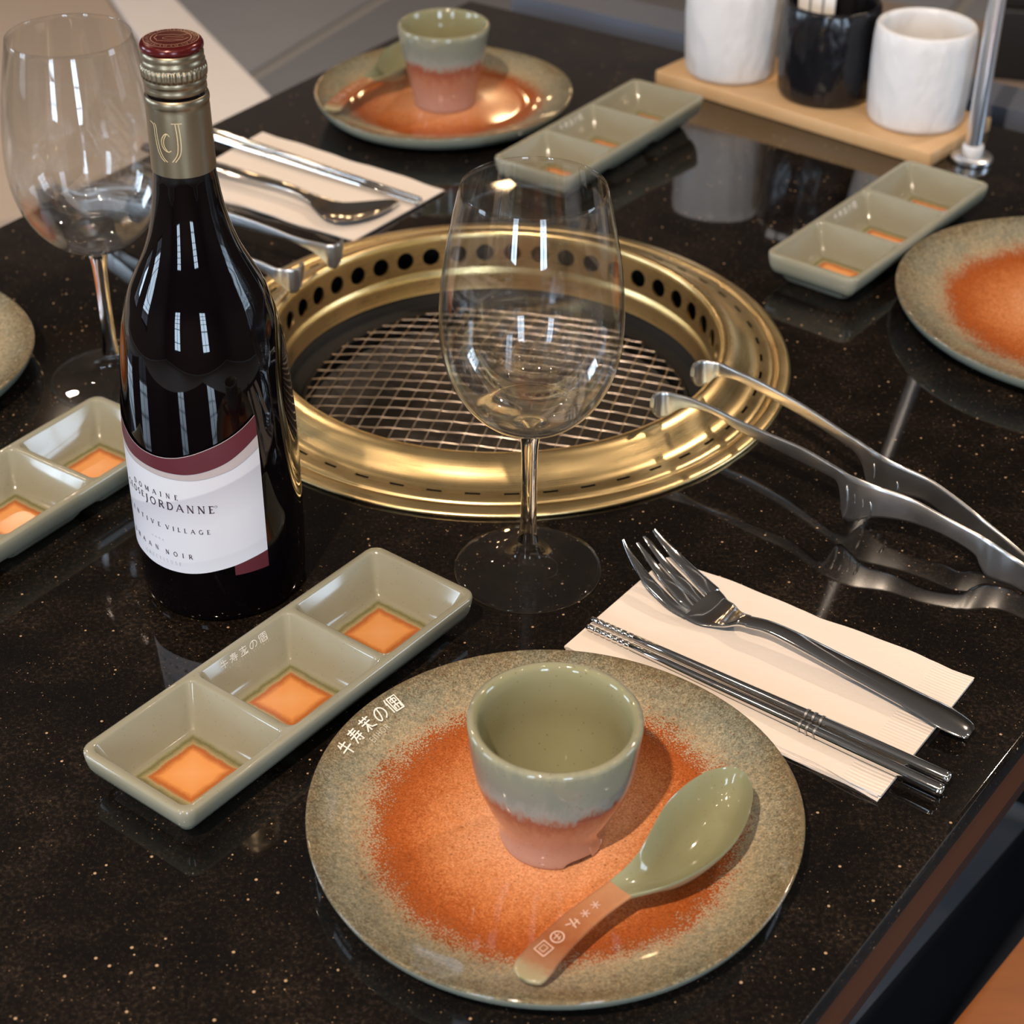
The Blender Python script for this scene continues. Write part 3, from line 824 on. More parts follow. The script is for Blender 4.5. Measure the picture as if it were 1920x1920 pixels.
# letters drawn as strokes: ([(x, y)...], weight)  thick k, thin n ; serifs (x, y, half)
K_, N_ = 0.13, 0.06
def arc(cx_, cy_, rx, ry, a0, a1, m=12):
    return [(cx_ + rx*math.cos(math.radians(a0 + (a1-a0)*i/m)), cy_ + ry*math.sin(math.radians(a0 + (a1-a0)*i/m))) for i in range(m+1)]
LET = {
 'A': (0.86, [([(0.06,0),(0.43,1)],N_), ([(0.43,1),(0.8,0)],K_), ([(0.2,0.35),(0.66,0.35)],N_)], [(0.06,0,.1),(0.8,0,.1)]),
 'B': (0.66, [([(0.16,0),(0.16,1)],K_), ([(0.16,0.97)]+arc(0.36,0.75,0.2,0.22,90,-90)+[(0.16,0.53)],0.08), ([(0.36,0.53)]+arc(0.36,0.28,0.26,0.25,90,-90)+[(0.16,0.03)],0.09)], [(0.1,0,.08),(0.1,1,.08)]),
 'C': (0.76, [(arc(0.44,0.5,0.36,0.48,50,310,18),0.1)], [(0.68,0.84,.03)]),
 'D': (0.82, [([(0.16,0),(0.16,1)],K_), ([(0.16,0.97)]+arc(0.36,0.5,0.38,0.47,90,-90,16)+[(0.16,0.03)],0.1)], [(0.1,0,.08),(0.1,1,.08)]),
 'E': (0.62, [([(0.16,0),(0.16,1)],K_), ([(0.16,0.97),(0.54,0.97),(0.54,0.84)],N_), ([(0.16,0.52),(0.46,0.52)],N_), ([(0.16,0.03),(0.57,0.03),(0.57,0.18)],N_)], [(0.1,0,.08),(0.1,1,.08)]),
 'G': (0.82, [(arc(0.44,0.5,0.36,0.48,50,330,18)+[(0.72,0.4)],0.1), ([(0.72,0.02),(0.72,0.42)],0.1)], [(0.72,0.42,.12)]),
 'H': (0.82, [([(0.16,0),(0.16,1)],K_), ([(0.66,0),(0.66,1)],K_), ([(0.16,0.52),(0.66,0.52)],N_)], [(0.16,0,.12),(0.16,1,.12),(0.66,0,.12),(0.66,1,.12)]),
 'I': (0.34, [([(0.17,0),(0.17,1)],K_)], [(0.17,0,.13),(0.17,1,.13)]),
 'J': (0.42, [([(0.26,1),(0.26,0.1),(0.2,-0.12),(0.04,-0.2)],K_)], [(0.26,1,.14)]),
 'L': (0.6, [([(0.16,0),(0.16,1)],K_), ([(0.16,0.03),(0.54,0.03),(0.54,0.18)],N_)], [(0.1,0,.08),(0.16,1,.12)]),
 'M': (1.0, [([(0.14,0),(0.14,1)],N_), ([(0.14,1),(0.5,0.1)],K_), ([(0.5,0.1),(0.86,1)],N_), ([(0.86,1),(0.86,0)],K_)], [(0.14,0,.1),(0.86,0,.12),(0.1,1,.07),(0.9,1,.07)]),
 'N': (0.86, [([(0.16,0),(0.16,1)],N_), ([(0.16,1),(0.72,0)],K_), ([(0.72,0),(0.72,1)],N_)], [(0.16,0,.1),(0.72,1,.1),(0.12,1,.08)]),
 'O': (0.88, [(arc(0.44,0.5,0.36,0.48,0,360,22),0.1)], []),
 'R': (0.74, [([(0.16,0),(0.16,1)],K_), ([(0.16,0.97)]+arc(0.38,0.73,0.22,0.24,90,-90)+[(0.16,0.49)],0.09), ([(0.38,0.49),(0.7,0)],K_)], [(0.14,0,.11),(0.1,1,.08),(0.7,0,.08)]),
 'S': (0.56, [(arc(0.29,0.74,0.19,0.23,40,270,10)+arc(0.28,0.27,0.2,0.24,90,-150,10),0.1)], []),
 'T': (0.72, [([(0.36,0),(0.36,1)],K_), ([(0.06,0.85),(0.06,0.97),(0.66,0.97),(0.66,0.85)],N_)], [(0.36,0,.13)]),
 'U': (0.84, [([(0.16,1),(0.16,0.3)]+arc(0.42,0.3,0.26,0.28,180,360,10)+[(0.68,1)],0.1)], [(0.16,1,.12),(0.68,1,.1)]),
 'V': (0.86, [([(0.06,1),(0.43,0)],K_), ([(0.43,0),(0.8,1)],N_)], [(0.06,1,.1),(0.8,1,.1)]),
 'W': (1.1, [([(0.06,1),(0.33,0)],K_), ([(0.33,0),(0.55,1)],N_), ([(0.55,1),(0.82,0)],K_), ([(0.82,0),(1.04,1)],N_)], [(0.06,1,.09),(1.04,1,.09)]),
 'F': (0.58, [([(0.16,0),(0.16,1)],K_), ([(0.16,0.97),(0.54,0.97),(0.54,0.84)],N_), ([(0.16,0.52),(0.46,0.52)],N_)], [(0.16,0,.12),(0.1,1,.08)]),
 '2': (0.6, [(arc(0.3,0.72,0.22,0.26,170,-30,10)+[(0.06,0.03),(0.54,0.03)],0.1)], []),
 '0': (0.6, [(arc(0.3,0.5,0.23,0.48,0,360,16),0.1)], []),
 '6': (0.6, [(arc(0.3,0.29,0.22,0.27,0,360,14),0.1), ([(0.48,0.95),(0.2,0.7),(0.08,0.35)],0.09)], []),
 ' ': (0.5, [], []),
}
def text_strokes(s, x0, x1, y, h, serif=True, weight=1.0, asp=1.0):
    """strokes for a word set between x0 and x1 (same unit as h); letters keep their width, the tracking is stretched"""
    ws = [LET[c][0]*h*asp for c in s]
    gap = (x1 - x0 - sum(ws)) / max(1, len(s) - 1)
    out = []; x = x0
    for c, w in zip(s, ws):
        _, st, sf = LET[c]
        for pts, wt in st: out.append(([(x + p[0]*h*asp, y + p[1]*h) for p in pts], (wt if serif else 0.09)*h*weight))
        if serif:
            for sx, sy, hw in sf: out.append(([(x + (sx-hw)*h*asp, y + sy*h), (x + (sx+hw)*h*asp, y + sy*h)], 0.05*h*weight))
        x += w + gap
    return out
def arc_map(r):
    return lambda x, y: on_cyl(r)(math.degrees(x / LR), y)
rad_ = lambda deg: math.radians(deg) * LR
def label_text(name, s, a0, a1, z, h, m, **k):
    mesh(name, *ribbons(text_strokes(s, rad_(a0), rad_(a1), z, h, **k), arc_map(LR + 0.0002), step=0.0008), m, lb, smooth=False)
label_text('lettering', 'DOMAINE', -54.6, -15.2, 0.0806, 0.0030, INK, weight=1.3)
label_text('lettering', 'CLOSE', -66, -43.8, 0.0750, 0.0037, INK, weight=1.3)
label_text('lettering', 'JORDANNE', -42.5, 8, 0.0736, 0.0045, INK, weight=1.35, asp=1.05)
label_text('lettering', 'TENTIVE', -68, -31.3, 0.0605, 0.0027, INK, weight=1.3)
label_text('lettering', 'VILLAGE', -27, 3.9, 0.0604, 0.0027, INK, weight=1.3)
label_text('lettering', '2006', -40.5, -30.2, 0.0518, 0.0012, GREYINK, weight=1.3)
label_text('lettering', 'BHAAN', -66, -35.6, 0.0442, 0.0028, INK, weight=1.3)
label_text('lettering', 'NOIR', -29.6, -9.6, 0.0438, 0.0028, INK, weight=1.3)
label_text('lettering', 'GRECEISUSE', -50, -18, 0.0382, 0.0021, GREYINK, weight=0.8)
mesh('lettering', *ribbons([([(rad_(9.2) + 0.0006*x, 0.0776 + 0.0006*y) for x, y in circ_pts(1, 12)], 0.00015)], arc_map(LR + 0.0002)), INK, lb, smooth=False)

# monogram on the sleeve
sl = [o for o in WB.children if o.name.startswith('foil_sleeve')][0]
S_ = 0.0157
def mono():
    st = []
    def dbl(pts, w, d):
        st.append(([(a, z) for a, z in pts], w)); st.append(([(a + d, z) for a, z in pts], w))
    L1 = [(-44, 0.2728), (-40, 0.2715), (-38.5, 0.266), (-35, 0.260), (-29, 0.2563), (-21.5, 0.2543)]
    dbl([(a*1.0, z) for a, z in L1], 1, 5)
    st.append(([(-50, 0.2732), (-40, 0.2722)], 1))
    Jt = [(3, 0.2733), (4.5, 0.268), (4.2, 0.2615), (1, 0.2578), (-8, 0.2545)]
    dbl(Jt, 1, 5.5)
    st.append(([(-4, 0.2736), (15, 0.2736)], 1))
    Cc = [(-9, 0.2672), (-14, 0.2685), (-20, 0.2676), (-25, 0.265), (-24.5, 0.2622), (-20, 0.2603), (-13, 0.2595), (-8, 0.2602)]
    st.append((Cc, 1)); st.append(([(-14, 0.2685), (-17.5, 0.267), (-21, 0.2648), (-20.5, 0.2622), (-15, 0.2598)], 1))
    return [([(math.radians(a)*S_, z) for a, z in spline(p, 4)] if len(p) > 2 else [(math.radians(a)*S_, z) for a, z in p], 0.00038) for p, _ in st]
mesh('monogram', *ribbons(mono(), lambda x, z: on_cyl(0.01572 + (0.2462 - z)*0.0130)(math.degrees(x/S_), z), step=0.0008), GOLDINK, sl, smooth=False)

# ------------------------------------------------------------------ wine glasses
def wine_glass(x, y, label):
    t = thing('wine_glass', (x, y, TZ), label, 'wine glass', 'empty wine glasses')
    outer = []
    a, c, zc_ = 0.0480, 0.0630, 0.158
    m_ = 26
    for i in range(m_ + 1):
        tt = 1 - i/m_*0.97
        z = zc_ - c*math.sin(tt*PI/2)
        r = a*(1 - (abs(z - zc_)/c)**2.15)**(1/2.15)
        if r > 0.009: outer.append((r, z))
    outer += [(0.04795, 0.163), (0.0475, 0.171), (0.0464, 0.183), (0.0446, 0.196), (0.0422, 0.209), (0.0398, 0.220), (0.0377, 0.2295), (0.0369, 0.2332)]
    th = lambda z: 0.00065 + max(0, (0.125 - z)/0.03)**2*0.0022
    inner = [(max(r - th(z), 0.0), z + (0.0035 if z < 0.104 else 0.0004)) for r, z in outer]
    inner = [p for p in inner if p[0] > 0.006]
    prof_ = [(0.0066, 0.0926), (0.0074, 0.0939)] + outer + [(0.03665, 0.2336), (0.0363, 0.2333)] + inner[::-1][1:] + [(0.004, inner[0][1] - 0.0012), (0, inner[0][1] - 0.0016)]
    mesh('bowl', *lathe(prof_, 96), GLASSB, t)
    stem = [(0.0059, 0.0210), (0.0052, 0.026), (0.0046, 0.033), (0.0043, 0.046), (0.0042, 0.060), (0.0044, 0.074), (0.0049, 0.084), (0.0057, 0.0895), (0.0066, 0.0926)]
    mesh('stem', *lathe(spline(stem, 3), 48), GLASS, t)
    foot = [(0, 0.0008), (0.034, 0.0006), (0.040, 0.0001), (0.0413, 0.0006), (0.0416, 0.0013), (0.0412, 0.0021), (0.038, 0.0026), (0.028, 0.0038), (0.018, 0.0060), (0.0118, 0.0086), (0.0085, 0.0112), (0.0070, 0.0138), (0.0064, 0.0165), (0.0062, 0.019), (0.0059, 0.0210)]
    mesh('foot', *lathe(foot, 96), GLASSF, t)
    return t
wine_glass(0.0092, 0.8134, 'large clear wine glass in front of the brass grill')
wine_glass(-0.2629, 1.0204, 'large clear wine glass left of the wine bottle')

# ------------------------------------------------------------------ three-basin sauce trays
TL, TW, TH_ = 0.2138, 0.0733, 0.0252
KAN = [
 [[(.35,.95),(.2,.66)], [(.24,.74),(.86,.74)], [(.04,.42),(.97,.42)], [(.54,1.0),(.54,-.02)]],
 [[(.18,.88),(.84,.88)], [(.22,.72),(.8,.72)], [(.04,.55),(.96,.55)], [(.5,1.02),(.42,.55),(.12,.08)], [(.28,.36),(.92,.36)], [(.72,.5),(.72,.02),(.58,.1)], [(.42,.24),(.52,.14)]],
 [[(.1,.84),(.9,.84)], [(.5,1.03),(.5,.84)], [(.2,.62),(.5,.62),(.16,.2)], [(.5,.84),(.5,.06)], [(.62,.62),(.62,.2),(.7,.12),(.97,.2)], [(.9,.62),(.66,.4)], [(.06,.04),(.95,.04)]],
 [[(.55,.84),(.5,.5),(.36,.16),(.22,.08),(.1,.24),(.12,.5),(.28,.74),(.55,.86),(.8,.76),(.92,.52),(.86,.24),(.62,.04)]],
 [[(.18,1.0),(.06,.62)], [(.14,.76),(.14,0)], [(.32,.96),(.32,0)], [(.32,.96),(.95,.96),(.95,0)], [(.32,.02),(.98,.02)], [(.46,.8),(.82,.8)], [(.46,.8),(.46,.58),(.82,.58),(.82,.8)], [(.62,.96),(.62,.36)], [(.42,.38),(.86,.38)], [(.44,.38),(.44,.1)], [(.64,.38),(.64,.1)], [(.86,.38),(.86,.1)]],
]
KAN_PLATE = list(KAN)
KAN_PLATE[2] = [[(.1,.84),(.92,.84)], [(.34,1.0),(.34,.72)], [(.66,1.0),(.66,.72)], [(.12,.6),(.86,.6)], [(.5,.72),(.46,.45),(.1,.1)], [(.46,.45),(.42,.05)], [(.5,.5),(.62,.2),(.98,.1)]]
def kanji(chars, x0, x1, y0, h, wt):
    out = []; n = len(chars); step = (x1 - x0) / n; w = step * 0.84
    for i, ch in enumerate(chars):
        for pts in ch:
            p2 = [(x0 + i*step + px*w, y0 + py*h) for px, py in pts]
            if len(p2) > 8: p2 = spline(p2, 3)
            out.append((p2, wt))
    return out
def bridge(V, Fc, A, B):
    n = len(A)
    for i in range(n):
        j = (i+1) % n; Fc.append((A[i], A[j], B[j], B[i]))
def make_tray(label):
    t = thing('sauce_tray', (0, 0, 0), label, 'sauce dish', 'three-basin sauce trays')
    V, Fc = [], []
    def loop(pts, z):
        b = len(V); V.extend((x, y, z) for x, y in pts); return list(range(b, b + len(pts)))
    oc = [loop(rrect(TL - 2*i, TW - 2*i, max(0.0075 - i, 0.002), 5), z) for i, z in ((0.0014, TH_), (0.0005, TH_ - 0.0004), (0.0, TH_ - 0.0015), (0.0003, TH_ - 0.005), (0.0014, TH_ - 0.010), (0.0036, TH_ - 0.0145), (0.0070, 0.0076))]
    for A, B in zip(oc[:-1], oc[1:]): bridge(V, Fc, A, B)
    feet = []
    ow, od, pitch = 0.0646, 0.0644, 0.0696
    tops = []
    floors = []
    for k in (-1, 0, 1):
        cxk = k * pitch
        ls = []
        for ins, z, r in ((-0.0010, TH_, 0.0052), (-0.0003, TH_ - 0.0004, 0.0047), (0.0002, TH_ - 0.0013, 0.0043), (0.0040, 0.0150, 0.0036), (0.0076, 0.0082, 0.003), (0.0094, 0.0052, 0.0026), (0.0103, 0.0043, 0.0024), (0.0114, 0.0038, 0.0022)):
            ls.append(loop([(x + cxk, y) for x, y in rrect(ow - 2*ins, od - 2*ins, r, 5)], z))
        for A, B in zip(ls[:-1], ls[1:]): bridge(V, Fc, B, A)
        tops.append(ls[0])
        floors.append((cxk, [V[i] for i in ls[-1]]))
        x0 = -TL/2 + 0.0072 if k == -1 else cxk - pitch/2 + 0.0035
        x1 = TL/2 - 0.0072 if k == 1 else cxk + pitch/2 - 0.0035
        fw_, fc_ = x1 - x0, (x0 + x1)/2
        fl_ = [loop([(x + fc_, y) for x, y in rrect(fw_ - 2*i, TW - 0.0144 - 2*i, 0.006, 4)], z) for i, z in ((0.0, 0.0076), (0.0016, 0.0050), (0.0036, 0.0022), (0.0060, 0.0005), (0.0080, 0.0))]
        for A, B in zip(fl_[:-1], fl_[1:]): bridge(V, Fc, A, B)
        feet.append(fl_[0])
        Fc.append(tuple(fl_[-1][::-1]))
    for group in ([oc[0]] + tops, [oc[-1]] + feet):
        bm = bmesh.new()
        vs = [bm.verts.new(v) for v in V]
        es = []
        for l in group:
            for i in range(len(l)): es.append(bm.edges.new((vs[l[i]], vs[l[(i+1) % len(l)]])))
        bmesh.ops.triangle_fill(bm, use_beauty=True, edges=es)
        bm.verts.index_update()
        for f in bm.faces: Fc.append(tuple(v.index for v in f.verts))
        bm.free()
    mesh('tray_body', V, Fc, CEL, t, sharp=50)
    for cxk, pts in floors:
        hx = max(p[0] - cxk for p in pts); hy = max(p[1] for p in pts)
        VV = [(0 + cxk, 0, 0.0038)] + pts
        FF = [(0, i + 1, (i + 1) % len(pts) + 1) for i in range(len(pts))]
        mesh('basin_floor', VV, FF, BASIN, t, uvs=[((x - cxk)/hx, y/hy) for x, y, z in VV])
    # lettering on the long back wall of the middle basin
    y_top, y_bot, zt_, zb__ = od/2 - 0.0002, od/2 - 0.0040, TH_ - 0.0013, 0.0150
    def onwall(x, h):                 # h measured down the wall from the rim
        f = h / math.hypot(y_top - y_bot, zt_ - zb__)
        return (x, y_top + (y_bot - y_top)*f - 0.00015, zt_ + (zb__ - zt_)*f + 0.00005)
    mesh('lettering', *ribbons(kanji(KAN, -0.0185, 0.0165, -0.0054, 0.0046, 0.00042), lambda x, y: onwall(x, -y), step=0.002), WHITEINK, t, smooth=False)
    mesh('small_lettering', *ribbons(text_strokes('SLORE FOUEIS', -0.0185, 0.0015, -0.0073, 0.0013, False, 1.2) + text_strokes('LREEI MABEE', 0.0025, 0.0185, -0.0073, 0.0013, False, 1.2), lambda x, y: onwall(x, -y), step=0.002), PALEINK, t, smooth=False)
    return t
tray = make_tray('celadon three-basin sauce tray in front, between the bottle and the cup plate')
trays = [tray]
for lab in ('celadon three-basin sauce tray beside the chrome pole and right plate', 'celadon three-basin sauce tray beside the back plate, behind the brass grill', 'celadon three-basin sauce tray left of the bottle, cut by the photo edge'):
    c = dup(tray); c['label'] = lab; trays.append(c)
for o, (x, y, a) in zip(trays, ((-0.1114, 0.6952, 52.72), (0.2750, 1.2288, 51.84), (0.0719, 1.3980, 55.09), (-0.2899, 0.8513, 56.0))):
    o.location = (x, y, TZ); o.rotation_euler = (0, 0, math.radians(a))

# ------------------------------------------------------------------ plates
PR = 0.1148
def plate_wob(p1, p2, amp):
    def w(a, r, z):
        k = max(0, (r - 0.06) / 0.055)
        return (1 + amp*k*(math.sin(3*a + p1) + 0.6*math.sin(5*a + p2)), 0.0006*k*math.sin(4*a + p1))
    return w
PROF = [(0, 0.0075), (0.04, 0.0074), (0.068, 0.0072), (0.080, 0.0077), (0.090, 0.0098), (0.099, 0.0130), (0.107, 0.0162), (0.1125, 0.0183), (0.1140, 0.0189), (0.1148, 0.0187), (0.1152, 0.0180), (0.1150, 0.0170), (0.1135, 0.0130), (0.1105, 0.0090), (0.1050, 0.0052), (0.0960, 0.0024), (0.0860, 0.0010), (0.0780, 0.0), (0.0740, 0.0), (0.0725, 0.0016), (0, 0.002)]
def make_plate(x, y, rot, sc, label, seed):
    t = thing('dinner_plate', (x, y, TZ), label, 'plate', 'reactive glaze dinner plates')
    v, f = lathe(PROF, 128, plate_wob(seed, seed*2.3, 0.0055))
    o = mesh('plate_body', v, f, PLATE, t)
    t.rotation_euler = (0, 0, rot); t.scale = (sc, sc, 1)
    return t
pA = make_plate(0.0206, 0.6041, 0, 1.0, 'orange and grey-green speckled plate in front, under the cup and spoon', 0.6)
def on_plate(ang0, rr0):
    def fn(x, y):
        r = rr0 + y; a = ang0 - x / rr0
        z = interp(r, [(p[0], p[1]) for p in PROF[:9]]) + 0.00035
        return (r*math.cos(a), r*math.sin(a), z)
    return fn
mesh('lettering', *ribbons(kanji(KAN_PLATE, -0.0235, 0.0235, 0, 0.0080, 0.00075), on_plate(math.radians(147), 0.1035), step=0.003), WHITEINK, pA, smooth=False)
mesh('small_lettering', *ribbons(text_strokes('EIIHOR', -0.007, 0.0065, 0, 0.0030, False, 1.1), on_plate(math.radians(147), 0.0990), step=0.003), PALEINK, pA, smooth=False)
pB = make_plate(-0.0638, 1.4930, 2.0, 0.978, 'orange and grey-green glazed plate at the back, under the second cup', 1.7)
pC = make_plate(0.4036, 1.1124, 1.0, 1.18, 'large orange-centred glazed plate cut off by the right photo edge', 2.9)
pD = make_plate(-0.4348, 1.0195, 0.4, 1.03, 'grey-rimmed glazed plate cut off by the left photo edge', 4.0)
PZ = TZ + 0.0075

# ------------------------------------------------------------------ cups
def make_cup(x, y, label, prof_o, H, thick, notch):
    t = thing('tea_cup', (x, y, PZ), label, 'cup', 'glazed cups standing on plates')
    top = prof_o[-1][0]
    prof_ = prof_o + [(top - 0.0008, H + 0.0004), (top - 0.0020, H + 0.0010), (top - thick*0.7, H + 0.0004), (top - thick, H - 0.0016), (top - thick - 0.0004, H - 0.008)]
    ins = [(r - thick - 0.0008, z) for r, z in prof_o if 0.012 < z < H - 0.010]
    prof_ += ins[::-1] + [(0.019, 0.0105), (0.012, 0.0092), (0, 0.0088)]
    def wob(a, r, z):
        if z < 0.0051 and notch is not None and r > 0.019:
            da = (a - notch + PI) % (2*PI) - PI
            k = max(0.0, 1 - (da/0.33)**2)
            return (1, max(0.0, 0.0046*k**0.5*(1 - z/0.0053)))
        return (1, 0)
    under = [(0, 0.0070), (0.016, 0.0068), (0.0188, 0.0058), (0.0200, 0.0030), (0.0206, 0.0002)]
    v, f = lathe(under + prof_, 144, wob)
    n_out = 1 + (len(under) - 1 + len(prof_o) + 2)*144
    mesh('cup_body', v, f, CUP, t, uvs=[(0.0 if i < n_out else 1.0, 0) for i in range(len(v))])
    return t
make_cup(0.0200, 0.5980, 'grey-green and rust glazed cup standing on the front plate',
  [(0.0228, 0.0), (0.0240, 0.0006), (0.0246, 0.0025), (0.0247, 0.0052), (0.0248, 0.0080), (0.0252, 0.0112), (0.0260, 0.0145), (0.0280, 0.0193), (0.0302, 0.0240), (0.0325, 0.0300), (0.0348, 0.0365), (0.0363, 0.0423), (0.0372, 0.0484), (0.0380, 0.0549), (0.0386, 0.0618), (0.0391, 0.0683), (0.0391, 0.0702)], 0.0704, 0.0048, -1.0282)
make_cup(-0.0622, 1.4890, 'tapered grey-green and rust cup standing on the back plate',
  [(0.0255, 0.0), (0.0264, 0.0006), (0.0268, 0.003), (0.0272, 0.0055), (0.0282, 0.012), (0.0305, 0.022), (0.0330, 0.033), (0.0354, 0.045), (0.0376, 0.057), (0.0390, 0.066), (0.0391, 0.0695)], 0.0700, 0.0036, None)

# ------------------------------------------------------------------ ceramic spoons
def make_spoon(label):
    org = (0.0932, 0.6040, 0.7600)
    t = thing('ceramic_spoon', (org[0], org[1], PZ), label, 'spoon', 'ceramic soup spoons lying on plates')
    st = [ ((0.0045, 0.5008, 0.7705), (0.0085, 0.4983, 0.7705), 0.0028, 0.0), ((0.0023, 0.5051, 0.7708), (0.0138, 0.4973, 0.7708), 0.0042, 0.0006), ((0.0041, 0.5105, 0.7712), (0.0182, 0.5018, 0.7712), 0.0045, 0.0010), ((0.0092, 0.5166, 0.7722), (0.0221, 0.5081, 0.7722), 0.0046, 0.0012), ((0.0162, 0.5236, 0.7738), (0.0284, 0.5158, 0.7738), 0.0046, 0.0012),
      ((0.0249, 0.5320, 0.7755), (0.0361, 0.5243, 0.7755), 0.0046, 0.0012), ((0.0340, 0.5396, 0.7770), (0.0445, 0.5321, 0.7770), 0.0046, 0.0014), ((0.0439, 0.5479, 0.7782), (0.0529, 0.5390, 0.7782), 0.0046, 0.0020) ]
    bw = [ ((0.0439, 0.5479, 0.7782), (0.0529, 0.5390, 0.7782), 0.0046, 0.0020), ((0.0508, 0.5536, 0.7806), (0.0628, 0.5406, 0.7806), 0.0044, 0.0063), ((0.0571, 0.5611, 0.7828), (0.0739, 0.5442, 0.7828), 0.0042, 0.0123), ((0.0629, 0.5732, 0.7839), (0.0867, 0.5527, 0.7839), 0.0040, 0.0175), ((0.0700, 0.5885, 0.7841), (0.0980, 0.5643, 0.7841), 0.0038, 0.0204),
      ((0.0791, 0.6009, 0.7843), (0.1056, 0.5777, 0.7843), 0.0038, 0.0204), ((0.0890, 0.6097, 0.7845), (0.1100, 0.5921, 0.7845), 0.0036, 0.0169), ((0.0962, 0.6131, 0.7847), (0.1109, 0.6013, 0.7847), 0.0034, 0.0112), ((0.1016, 0.6137, 0.7849), (0.1096, 0.6074, 0.7849), 0.0030, 0.0050), ((0.1050, 0.6129, 0.7850), (0.1082, 0.6101, 0.7850), 0.0022, 0.0008) ]
    v, f = blade(bw, n=40, ex=3.6, m=5)
    part('bowl', v, f, SPOONG, t, sharp=70)
    v, f = blade(st, n=20, ex=2.6, m=5)
    h = part('handle', v, f, HANDLE, t, sharp=70, uvs=[((i // 20) / 35.0, 0) for i in range(len(v))])
    # emblem printed along the handle
    A, B = Vector((0.0125, 0.5109, 0.7722)), Vector((0.0386, 0.5354, 0.7770))
    C_ = Vector((0.0248, 0.5228, 0.7747))
    ax = (B - A); LL = ax.length; ax.normalize()
    side = Vector((-ax.y, ax.x, 0)).normalized()
    def fn(x, y):
        u = (x + 0.5)
        p = A + ax*LL*u
        p = p + side*y*1.0
        # height follows the handle's top face
        zz = interp(u, [(0, A.z), (0.5, C_.z), (1, B.z)]) + 0.0016
        return (p.x, p.y, zz)
    sc_ = 0.0036
    S = []
    def mark(u, pts, w=0.0006): S.append(([(u + px*sc_/LL, py*sc_) for px, py in pts], w))
    mark(-0.40, [(-.8,-.8),(.8,-.8),(.8,.8),(-.8,.8),(-.8,-.8)]); mark(-0.40, [(-.4,-.3),(.4,-.3),(.4,.4),(-.4,.4),(-.4,-.3)], 0.0004)
    mark(-0.18, circ_pts(0.8, 16)); mark(-0.18, [(-.5,.1),(.5,.2)], 0.0004); mark(-0.18, [(0,-.5),(.1,.6)], 0.0004); mark(-0.18, [(-.3,-.4),(.4,-.2)], 0.0004)
    mark(0.08, [(-.8,.5),(-.2,.2)]); mark(0.08, [(-.2,-.7),(.2,.8)]); mark(0.08, [(-.3,-.2),(.8,0)]); mark(0.08, [(.5,-.6),(.6,.4)])
    for u in (0.28, 0.45):
        for a in (0.2, 1.25, 2.3): mark(u, [(-.6*math.cos(a), -.6*math.sin(a)), (.6*math.cos(a), .6*math.sin(a))], 0.00045)
    w = wpos(t)
    def fn2(x, y):
        q = Vector(fn(x, y)) - w; return (q.x, q.y, q.z)
    # ribbon widths are in metres; x is a fraction of the handle length, so scale it there
    S2 = [([(x*LL, y) for x, y in pts], wd) for pts, wd in S]
    mesh('emblem', *ribbons(S2, lambda x, y: fn2(x/LL, y)), PINKINK, h, smooth=False)
    return t
sA = make_spoon('green ceramic spoon with a rust handle lying on the front plate')
sB = dup(sA); sB['label'] = 'green ceramic spoon lying on the back plate, half behind its cup'
sB.location = (-0.1000, 1.5560, PZ + 0.0012); sB.rotation_euler = (0, 0, math.radians(15.0))

# ------------------------------------------------------------------ napkins
def napkin(corners, label, seed, plies=5):
    A, B, C_, D = [Vector((c[0], c[1])) for c in corners]
    o = (A + C_) / 2
    t = thing('paper_napkin', (o.x, o.y, TZ), label, 'napkin', 'folded paper napkins')
    rnd = random.Random(seed)
    NX, NY = 60, 16
    for k in range(plies):
        sh = Vector((rnd.uniform(-.0010, .0010), rnd.uniform(-.0010, .0010)))
        ph = rnd.uniform(0, 6)
        V, Fc = [], []
        for face in (1, 0):
            for i in range(NX+1):
                for j in range(NY+1):
                    u, v = i/NX, j/NY
                    p = A*(1-u)*(1-v) + B*u*(1-v) + C_*u*v + D*(1-u)*v
                    e = 0.0008*math.sin(u*14 + ph) + 0.0004*math.sin(u*31 + ph*2)
                    p = p + (D - A).normalized()*e*(abs(2*v-1)**3) + sh - o
                    z = k*0.00085 + 0.0001 + face*0.0007
                    if k == plies - 1 and face:
                        z += 0.0003*math.sin(u*9 + 1)*math.sin(v*5 + ph)
                    V.append((p.x, p.y, z))
        n = (NX+1)*(NY+1)
        for i in range(NX):
            for j in range(NY):
                a = i*(NY+1)+j
                Fc.append((a, a+NY+1, a+NY+2, a+1)); Fc.append((n+a, n+a+1, n+a+NY+2, n+a+NY+1))
        for i in range(NX):
            for j in (0, NY):
                a, b = i*(NY+1)+j, (i+1)*(NY+1)+j
                Fc.append((a, b, n+b, n+a))
        for j in range(NY):
            for i in (0, NX):
                a, b = i*(NY+1)+j, i*(NY+1)+j+1
                Fc.append((a, b, n+b, n+a))
        mesh('ply', V, Fc, NAPKIN, t, sharp=50, uvs=[((i_ % n)//(NY+1)/NX, (i_ % n) % (NY+1)/NY) for i_ in range(2*n)])
    return t
napkin([(0.0289, 0.7398, 0.7540), (0.1775, 0.6289, 0.7540), (0.2405, 0.7175, 0.7540), (0.0886, 0.8209, 0.7540)], 'folded white paper napkin in front, under the fork and chopsticks', 3)
napkin([(-0.2748, 1.3268, 0.7540), (-0.1218, 1.2268, 0.7540), (-0.0573, 1.3187, 0.7540), (-0.2158, 1.4318, 0.7540)], 'folded white paper napkin at the back, under the steel spoon', 8, 3)

